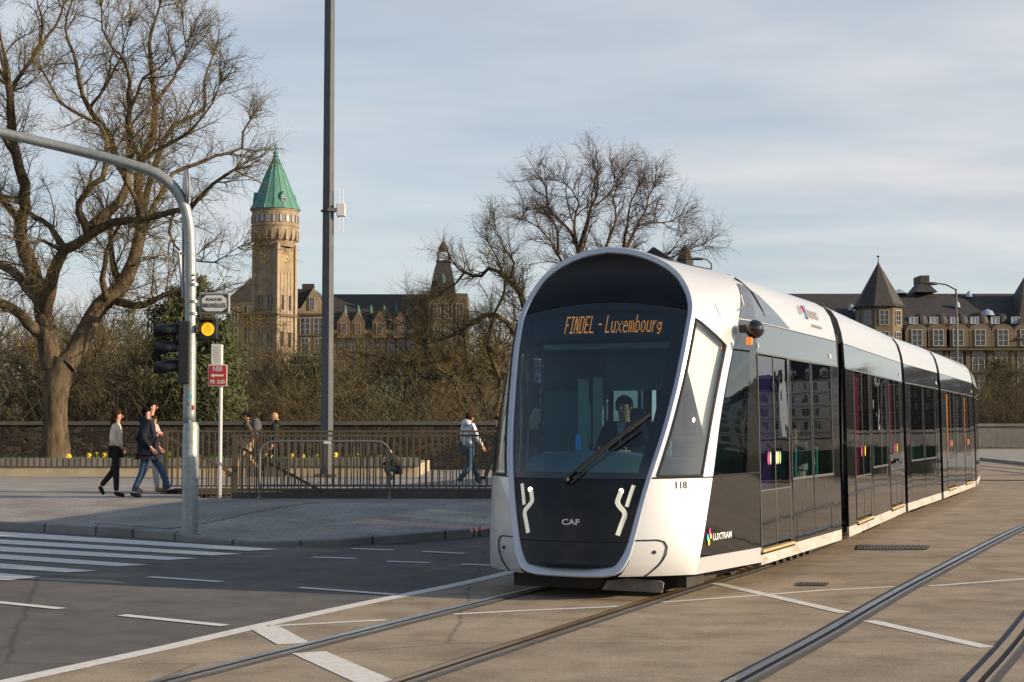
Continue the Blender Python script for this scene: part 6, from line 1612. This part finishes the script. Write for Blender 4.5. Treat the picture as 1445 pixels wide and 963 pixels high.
def person(label, loc, rz, H, pose, top, legs, shoes, hair, group=None, female=False, coat=0.0, hat=None, longhair=False, bulk=1.0, sleeves='wrist', hood=False, name='person', headscale=1.0, legless=False):
    t = thing(name, label, 'person', loc, rz, group); k = H / 1.75; J_ = joints(pose); s = lambda v: Vector(v) * k
    hd = J_['hd'];
    names = ['pel', 'wst', 'cst', 'nk0', 'nk1', 'hd', 'cr', 'sl', 'el', 'wl', 'sr', 'er', 'wr', 'hl', 'kl', 'al', 'tl', 'hr', 'kr', 'ar', 'tr']
    rad = dict(pel=.10, wst=.09, cst=.11, nk0=.055, nk1=.052, hd=(.088, .074), cr=(.055, .052), sl=.05, el=.036, wl=.026, sr=.05, er=.036, wr=.026, hl=.075, kl=.05, al=.036, tl=.034, hr=.075, kr=.05, ar=.036, tr=.034)
    V = [s(J_[n]) for n in names]; Rr = [tuple(x * k for x in rad[n]) if isinstance(rad[n], tuple) else rad[n] * k for n in names]
    ix = {n: i for i, n in enumerate(names)}; E = [('pel', 'wst'), ('wst', 'cst'), ('cst', 'nk0'), ('nk0', 'nk1'), ('nk1', 'hd'), ('hd', 'cr'), ('cst', 'sl'), ('sl', 'el'), ('el', 'wl'), ('cst', 'sr'), ('sr', 'er'), ('er', 'wr'), ('pel', 'hl'), ('hl', 'kl'), ('kl', 'al'), ('al', 'tl'), ('pel', 'hr'), ('hr', 'kr'), ('kr', 'ar'), ('ar', 'tr')]
    E = [(ix[a], ix[b]) for a, b in E]
    for w, e_, sd in (('wl', 'el', 1), ('wr', 'er', -1)):   # palm and five fingers
        d = (J_[w] - J_[e_]).normalized(); sx_ = d.cross(Vector((1, 0, .2))).normalized() if abs(d.x) < .9 else Vector((0, 1, 0)); pa = J_[w] + d * .065
        V.append(s(pa)); Rr.append(.024 * k); pi = len(V) - 1; E.append((ix[w], pi)); fwd = d.cross(sx_).normalized()
        for q, (o_, L) in enumerate(((-.028, .065), (-.010, .078), (.009, .074), (.026, .060))):
            a = pa + fwd * o_ + d * .03; b = a + d * L * .5 ; c = b + (d * .8 + sx_ * .5 * -sd).normalized() * L * .5
            for z_, p_ in enumerate((a, b, c)): V.append(s(p_)); Rr.append(.0085 * k); E.append(((pi if z_ == 0 else len(V) - 2), len(V) - 1))
        a = pa - d * .03 + fwd * .04; b = a + (d * .6 + fwd * .6) * .035
        V.append(s(a)); Rr.append(.011 * k); E.append((pi, len(V) - 1)); V.append(s(b)); Rr.append(.009 * k); E.append((len(V) - 2, len(V) - 1))
    # nose and chin
    fdir = (J_.get('face', Vector((1, 0, 0)))).normalized()
    skin('body', V, E, Rr, M['skin'], t)
    m = MB(); hc = s(hd); fr_ = fdir; rt_ = fr_.cross(Vector((0, 0, 1))).normalized()
    MB().sphere(hc + fr_ * .088 * k + Vector((0, 0, -.008 * k)), .016 * k, 8, 6, (1, 1, 1.5)).build('nose', M['skin'], t, smooth=True)
    for e_ in (-1, 1): MB().sphere(hc + rt_ * .078 * k * e_ + Vector((0, 0, -.005 * k)), .018 * k, 8, 6, (.8, .8, 1.4)).build('ear', M['skin'], t, smooth=True)
    for e_ in (-1, 1): MB().sphere(hc + fr_ * .078 * k + rt_ * .03 * k * e_ + Vector((0, 0, .014 * k)), .010 * k, 6, 5).build('eye', M['hairb'], t)
    MB().sphere(hc + fr_ * .080 * k + Vector((0, 0, -.042 * k)), .014 * k, 8, 5, (1, 1.4, .5)).build('mouth', mat('lip', (.35, .10, .09), .5) if 'lip' not in bpy.data.materials else bpy.data.materials['lip'], t)
    # clothes
    c_ = coat
    tn = ['pel', 'wst', 'cst', 'nk0', 'sl', 'el', 'wl', 'sr', 'er', 'wr']; b_ = bulk
    tr_ = dict(pel=(.150 * b_, .165 * b_), wst=(.130 * b_, .150 * b_), cst=(.135 * b_, .17 * b_), nk0=.078, sl=.078 * b_, el=.062 * b_, wl=.043, sr=.078 * b_, er=.062 * b_, wr=.043)
    if female: tr_.update(wst=(.11 * b_, .125 * b_), cst=(.12 * b_, .145 * b_), sl=.066 * b_, sr=.066 * b_)
    Vt = [s(J_[n]) for n in tn]; Rt = [tuple(x * k for x in tr_[n]) if isinstance(tr_[n], tuple) else tr_[n] * k for n in tn]; it = {n: i for i, n in enumerate(tn)}
    Et = [(it[a], it[b]) for a, b in [('pel', 'wst'), ('wst', 'cst'), ('cst', 'nk0'), ('cst', 'sl'), ('sl', 'el'), ('el', 'wl'), ('cst', 'sr'), ('sr', 'er'), ('er', 'wr')]]
    if c_:
        Vt.append(s(J_['pel'] + Vector((0, 0, -c_)))); Rt.append((.155 * b_ * k, .18 * b_ * k)); Et.append((it['pel'], len(Vt) - 1))
    skin('jacket', Vt, Et, Rt, top, t)
    if not legless:
        ln = ['pel', 'hl', 'kl', 'al', 'hr', 'kr', 'ar']; lr = dict(pel=.13, hl=.098, kl=.072, al=.056, hr=.098, kr=.072, ar=.056)
        Vl = [s(J_[n]) for n in ln]; il = {n: i for i, n in enumerate(ln)}
        for n_, h_ in (('al', 'kl'), ('ar', 'kr')): Vl[il[n_]] = s(J_[n_] + (J_[h_] - J_[n_]) * .04)
        El = [(il[a], il[b]) for a, b in [('pel', 'hl'), ('hl', 'kl'), ('kl', 'al'), ('pel', 'hr'), ('hr', 'kr'), ('kr', 'ar')]]
        skin('trousers', Vl, El, [lr[n] * k for n in ln], legs, t)
        for a_, t_ in (('al', 'tl'), ('ar', 'tr')):
            d = (J_[t_] - J_[a_]); heel = J_[a_] - d.normalized() * .05 + Vector((0, 0, -.03)); tip = J_[t_] + d.normalized() * .03
            skin('shoe', [s(heel), s(lerp(heel, tip, .5)), s(tip)], [(0, 1), (1, 2)], [.048 * k, .05 * k, .036 * k], shoes, t, 2)
    # hair
    if hair:
        m = MB(); m.sphere(hc + Vector((0, 0, .035 * k)) - fr_ * .022 * k, .098 * k * headscale, 16, 12, (1.05, .95, 1.0)); 
        for i, v in enumerate(m.v):
            v = Vector(v); rel = v - hc
            if rel.dot(fr_) > .02 * k and rel.z < .055 * k: v = hc + rel * .72; v -= fr_ * .02 * k
            m.v[i] = tuple(v + Vector((0, 0, .006 * k * noise.noise(v * 40))))
        m.build('hair', hair, t, smooth=True)
        if longhair: 
            bp0 = hc - fr_ * .05 * k; skin('hair', [bp0, bp0 - fr_ * .05 * k + Vector((0, 0, -.12 * k)), bp0 - fr_ * .04 * k + Vector((0, 0, -.26 * k))], [(0, 1), (1, 2)], [.075 * k, .08 * k, .045 * k], hair, t)
    if hat:
        m = MB(); m.sphere(hc + Vector((0, 0, .06 * k)), .102 * k, 16, 10, (1.05, .95, .75)); m.box(hc + fr_ * .12 * k + Vector((0, 0, .055 * k)), (.12 * k, .13 * k, .015 * k)); m.build('cap', hat, t, smooth=True)
    if hood:
        hp = s(J_['nk0']) - fr_ * .06 * k; m = MB(); m.sphere(hp + Vector((0, 0, .03 * k)), .12 * k, 14, 9, (.8, 1.15, .75)); m.build('hood', top, t, smooth=True)
    return t
cl = {n: cloth('cloth_' + n, c) for n, c in dict(cream=(.8, .68, .52), black=(.012, .012, .014), navy=(.006, .008, .018), jeans=(.04, .09, .16), white=(.6, .6, .62), palepink=(.62, .40, .36), olive=(.09, .065, .04), beige=(.38, .28, .19), grey=(.09, .09, .1), hoodie=(.62, .66, .74), pink=(.6, .05, .22), blue=(.008, .016, .05), shirt=(.5, .6, .62), brownleather=(.05, .025, .015)).items()}
def pp_(px, py, z=None):
    q = G(px, py, .32)
    for _ in range(4): q = G(px, py, gh(q.x, q.y))
    return q
def H_(px, top, q): return P(px, top, q.y).z - q.z
# group at the left, walking to the right
q = pp_(163, 701); person('person with long brown hair in a cream jacket and black trousers', q, R(4), H_(168, 579, q), dict(WALK, kr=(.02, -.08, .50), ar=(.03, -.08, .09), tr=(.17, -.08, .03), kl=(-.06, .09, .52), al=(-.32, .09, .20), tl=(-.26, .09, .06), el=(-.10, .20, 1.16), wl=(.04, .17, 1.00), er=(-.06, -.20, 1.15), wr=(.10, -.15, 1.03)), cl['cream'], cl['black'], cl['black'], M['hairbr'], female=True, longhair=True, bulk=1.15)
q = pp_(208, 702); person('person in a dark navy hooded coat and blue jeans striding past the railing', q, R(-4), H_(197, 573, q) * .99, dict(WALK, kl=(.24, .09, .54), al=(.40, .09, .13), tl=(.55, .09, .12), kr=(-.08, -.09, .48), ar=(-.26, -.09, .09), tr=(-.12, -.10, .03), el=(-.02, .25, 1.16), wl=(.14, .22, .98), er=(-.04, -.25, 1.16), wr=(.12, -.22, .97), hd=(-.02, 0, 1.62), cr=(-.04, 0, 1.70), nk1=(-.02, 0, 1.54), nk0=(-.03, 0, 1.46)), cl['navy'], cl['jeans'], cl['navy'], M['hairb'], coat=.12, bulk=1.38, hood=True)
q2 = pp_(211, 696); hgt = H_(206, 566, q2)
person('person in white trousers carrying a toddler beside the navy coat', q2, R(-2), hgt, dict(STAND, kl=(.08, .09, .50), al=(.12, .09, .09), tl=(.28, .09, .03), kr=(-.05, -.09, .5), ar=(-.25, -.09, .12), tr=(-.12, -.1, .03), el=(.03, .22, 1.14), wl=(.17, .06, 1.12), er=(.03, -.22, 1.14), wr=(.17, -.06, 1.14)), cl['grey'], cl['white'], cl['beige'], M['hairb'])
o = P(214, 640, q2.y - .05); k_ = .85
person('toddler in a pale pink spotted jacket carried on an arm by the railing', (o.x + .06, o.y - .06, o.z - .18), R(-15), .92, dict(kl=(.18, .12, .62), al=(.16, .14, .28), tl=(.30, .14, .22), kr=(.20, -.10, .62), ar=(.22, -.12, .28), tr=(.34, -.12, .22), el=(.10, .22, 1.18), wl=(.18, .18, 1.12), er=(.08, -.24, 1.16), wr=(.20, -.22, 1.02), hd=(.02, 0, 1.68), cr=(.0, 0, 1.80), nk1=(.0, 0, 1.56)), cl['palepink'], cl['pink'], cl['white'], M['hairbr'], headscale=1.35, bulk=1.2)
# walkers behind the railings
y4 = 39.5
def walker(label, px, top, y, H, rz, pose, *a, **k):
    p = P(px, top, y); return person(label, (p.x, y, p.z - H), rz, H, pose, *a, **k)
walker('person in a dark cap and olive jacket walking left behind the railing', 350, 580.5, y4 + 1.5, 1.76, R(178), dict(WALK), cl['olive'], cl['beige'], cl['brownleather'], M['hairb'], hat=cl['black'], bulk=1.15)
p = P(363, 603, y4 + 1.5); bpk = thing('backpack', 'grey backpack on the back of the walker in the cap', 'backpack', (p.x - .03, p.y, p.z - .25)); m = MB(); m.sphere((0, 0, .22), .24, 14, 10, (.62, .8, 1.15)); m.build('bag', cl['grey'], bpk, smooth=True); m = MB(); m.sphere((.10, 0, .12), .14, 12, 8, (.6, 1, .9)); m.build('pocket', cl['black'], bpk, smooth=True)
for sd in (-1, 1): MB().tube([(-.05, sd * .12, .42), (-.2, sd * .14, .46), (-.3, sd * .14, .35), (-.28, sd * .14, .12), (-.1, sd * .12, .02)], .018, 5).build('strap', cl['black'], bpk)
walker('person with a blonde ponytail and black jacket walking left behind the railing', 388, 583, y4 + 1.9, 1.70, R(182), dict(WALK2), cl['black'], cl['black'], cl['black'], M['hairblond'], female=True, longhair=True, hood=True, bulk=1.15)
walker('person in a white hooded sweater and jeans behind the stair railing', 661, 581, 35.2, 1.76, R(35), dict(WALK, el=(-.02, .24, 1.15), wl=(.18, .2, 1.02), hd=(.05, 0, 1.60), cr=(.05, 0, 1.68)), cl['hoodie'], cl['jeans'], cl['white'], M['hairbr'], hood=True, bulk=1.1)
walker('person in a dark jacket with white collar just left of the tram front', 703, 588, 41, 1.70, R(180), dict(WALK2), cl['black'], cl['grey'], cl['black'], M['hairb'])
CR = dict(pel=(0, 0, .42), wst=(.06, 0, .55), cst=(.16, 0, .74), nk0=(.22, 0, .88), nk1=(.25, 0, .95), hd=(.28, 0, 1.03), cr=(.27, 0, 1.11), sl=(.18, .16, .84), sr=(.18, -.16, .84), el=(.26, .2, .6), er=(.26, -.2, .6), wl=(.44, .14, .56), wr=(.44, -.14, .56), hl=(0, .09, .40), hr=(0, -.09, .40), kl=(.38, .12, .46), kr=(.38, -.12, .42), al=(.12, .12, .09), ar=(.16, -.12, .09), tl=(.28, .12, .03), tr=(.32, -.12, .03))
p = P(553, 618, 38); person('person in a black jacket crouching behind the railing near the crowd barrier', (p.x + .15, 38, .33), R(175), 1.45, CR, cl['black'], cl['blue'], cl['white'], M['hairb'])
# driver
SIT = dict(pel=(0, 0, .55), wst=(0, 0, .70), cst=(.02, 0, .92), nk0=(.03, 0, 1.08), nk1=(.05, 0, 1.15), hd=(.07, 0, 1.24), cr=(.05, 0, 1.33), sl=(.03, .18, 1.04), sr=(.03, -.18, 1.04), el=(.12, .25, .80), er=(.12, -.25, .80), wl=(.38, .16, .78), wr=(.38, -.16, .78), hl=(.02, .09, .54), hr=(.02, -.09, .54), kl=(.45, .12, .56), kr=(.45, -.12, .56), al=(.5, .12, .12), ar=(.5, -.12, .12), tl=(.66, .12, .06), tr=(.66, -.12, .06))
Mt = Matrix.Translation(O1) @ Matrix.Rotation(-HD, 4, 'Z')
p = Mt @ Vector((.0, 1.48, .62)); dr = person('tram driver in a dark suit and pale shirt seated behind the windscreen', p, -HD - R(90), 1.78, SIT, cl['navy'], cl['black'], cl['black'], M['hairb'])
m = MB(); m.add([(.155, -.05, 1.10), (.155, .05, 1.10), (.19, 0, .86)], [(0, 1, 2)]); m.build('shirt_front', cl['shirt'], dr)
p = Mt @ Vector((.98, 4.95, .42)); person('seated passenger in a pale shirt at the second window behind the front door', p, -HD - R(90), 1.70, SIT, cl['shirt'], cl['grey'], cl['black'], M['hairbr'])
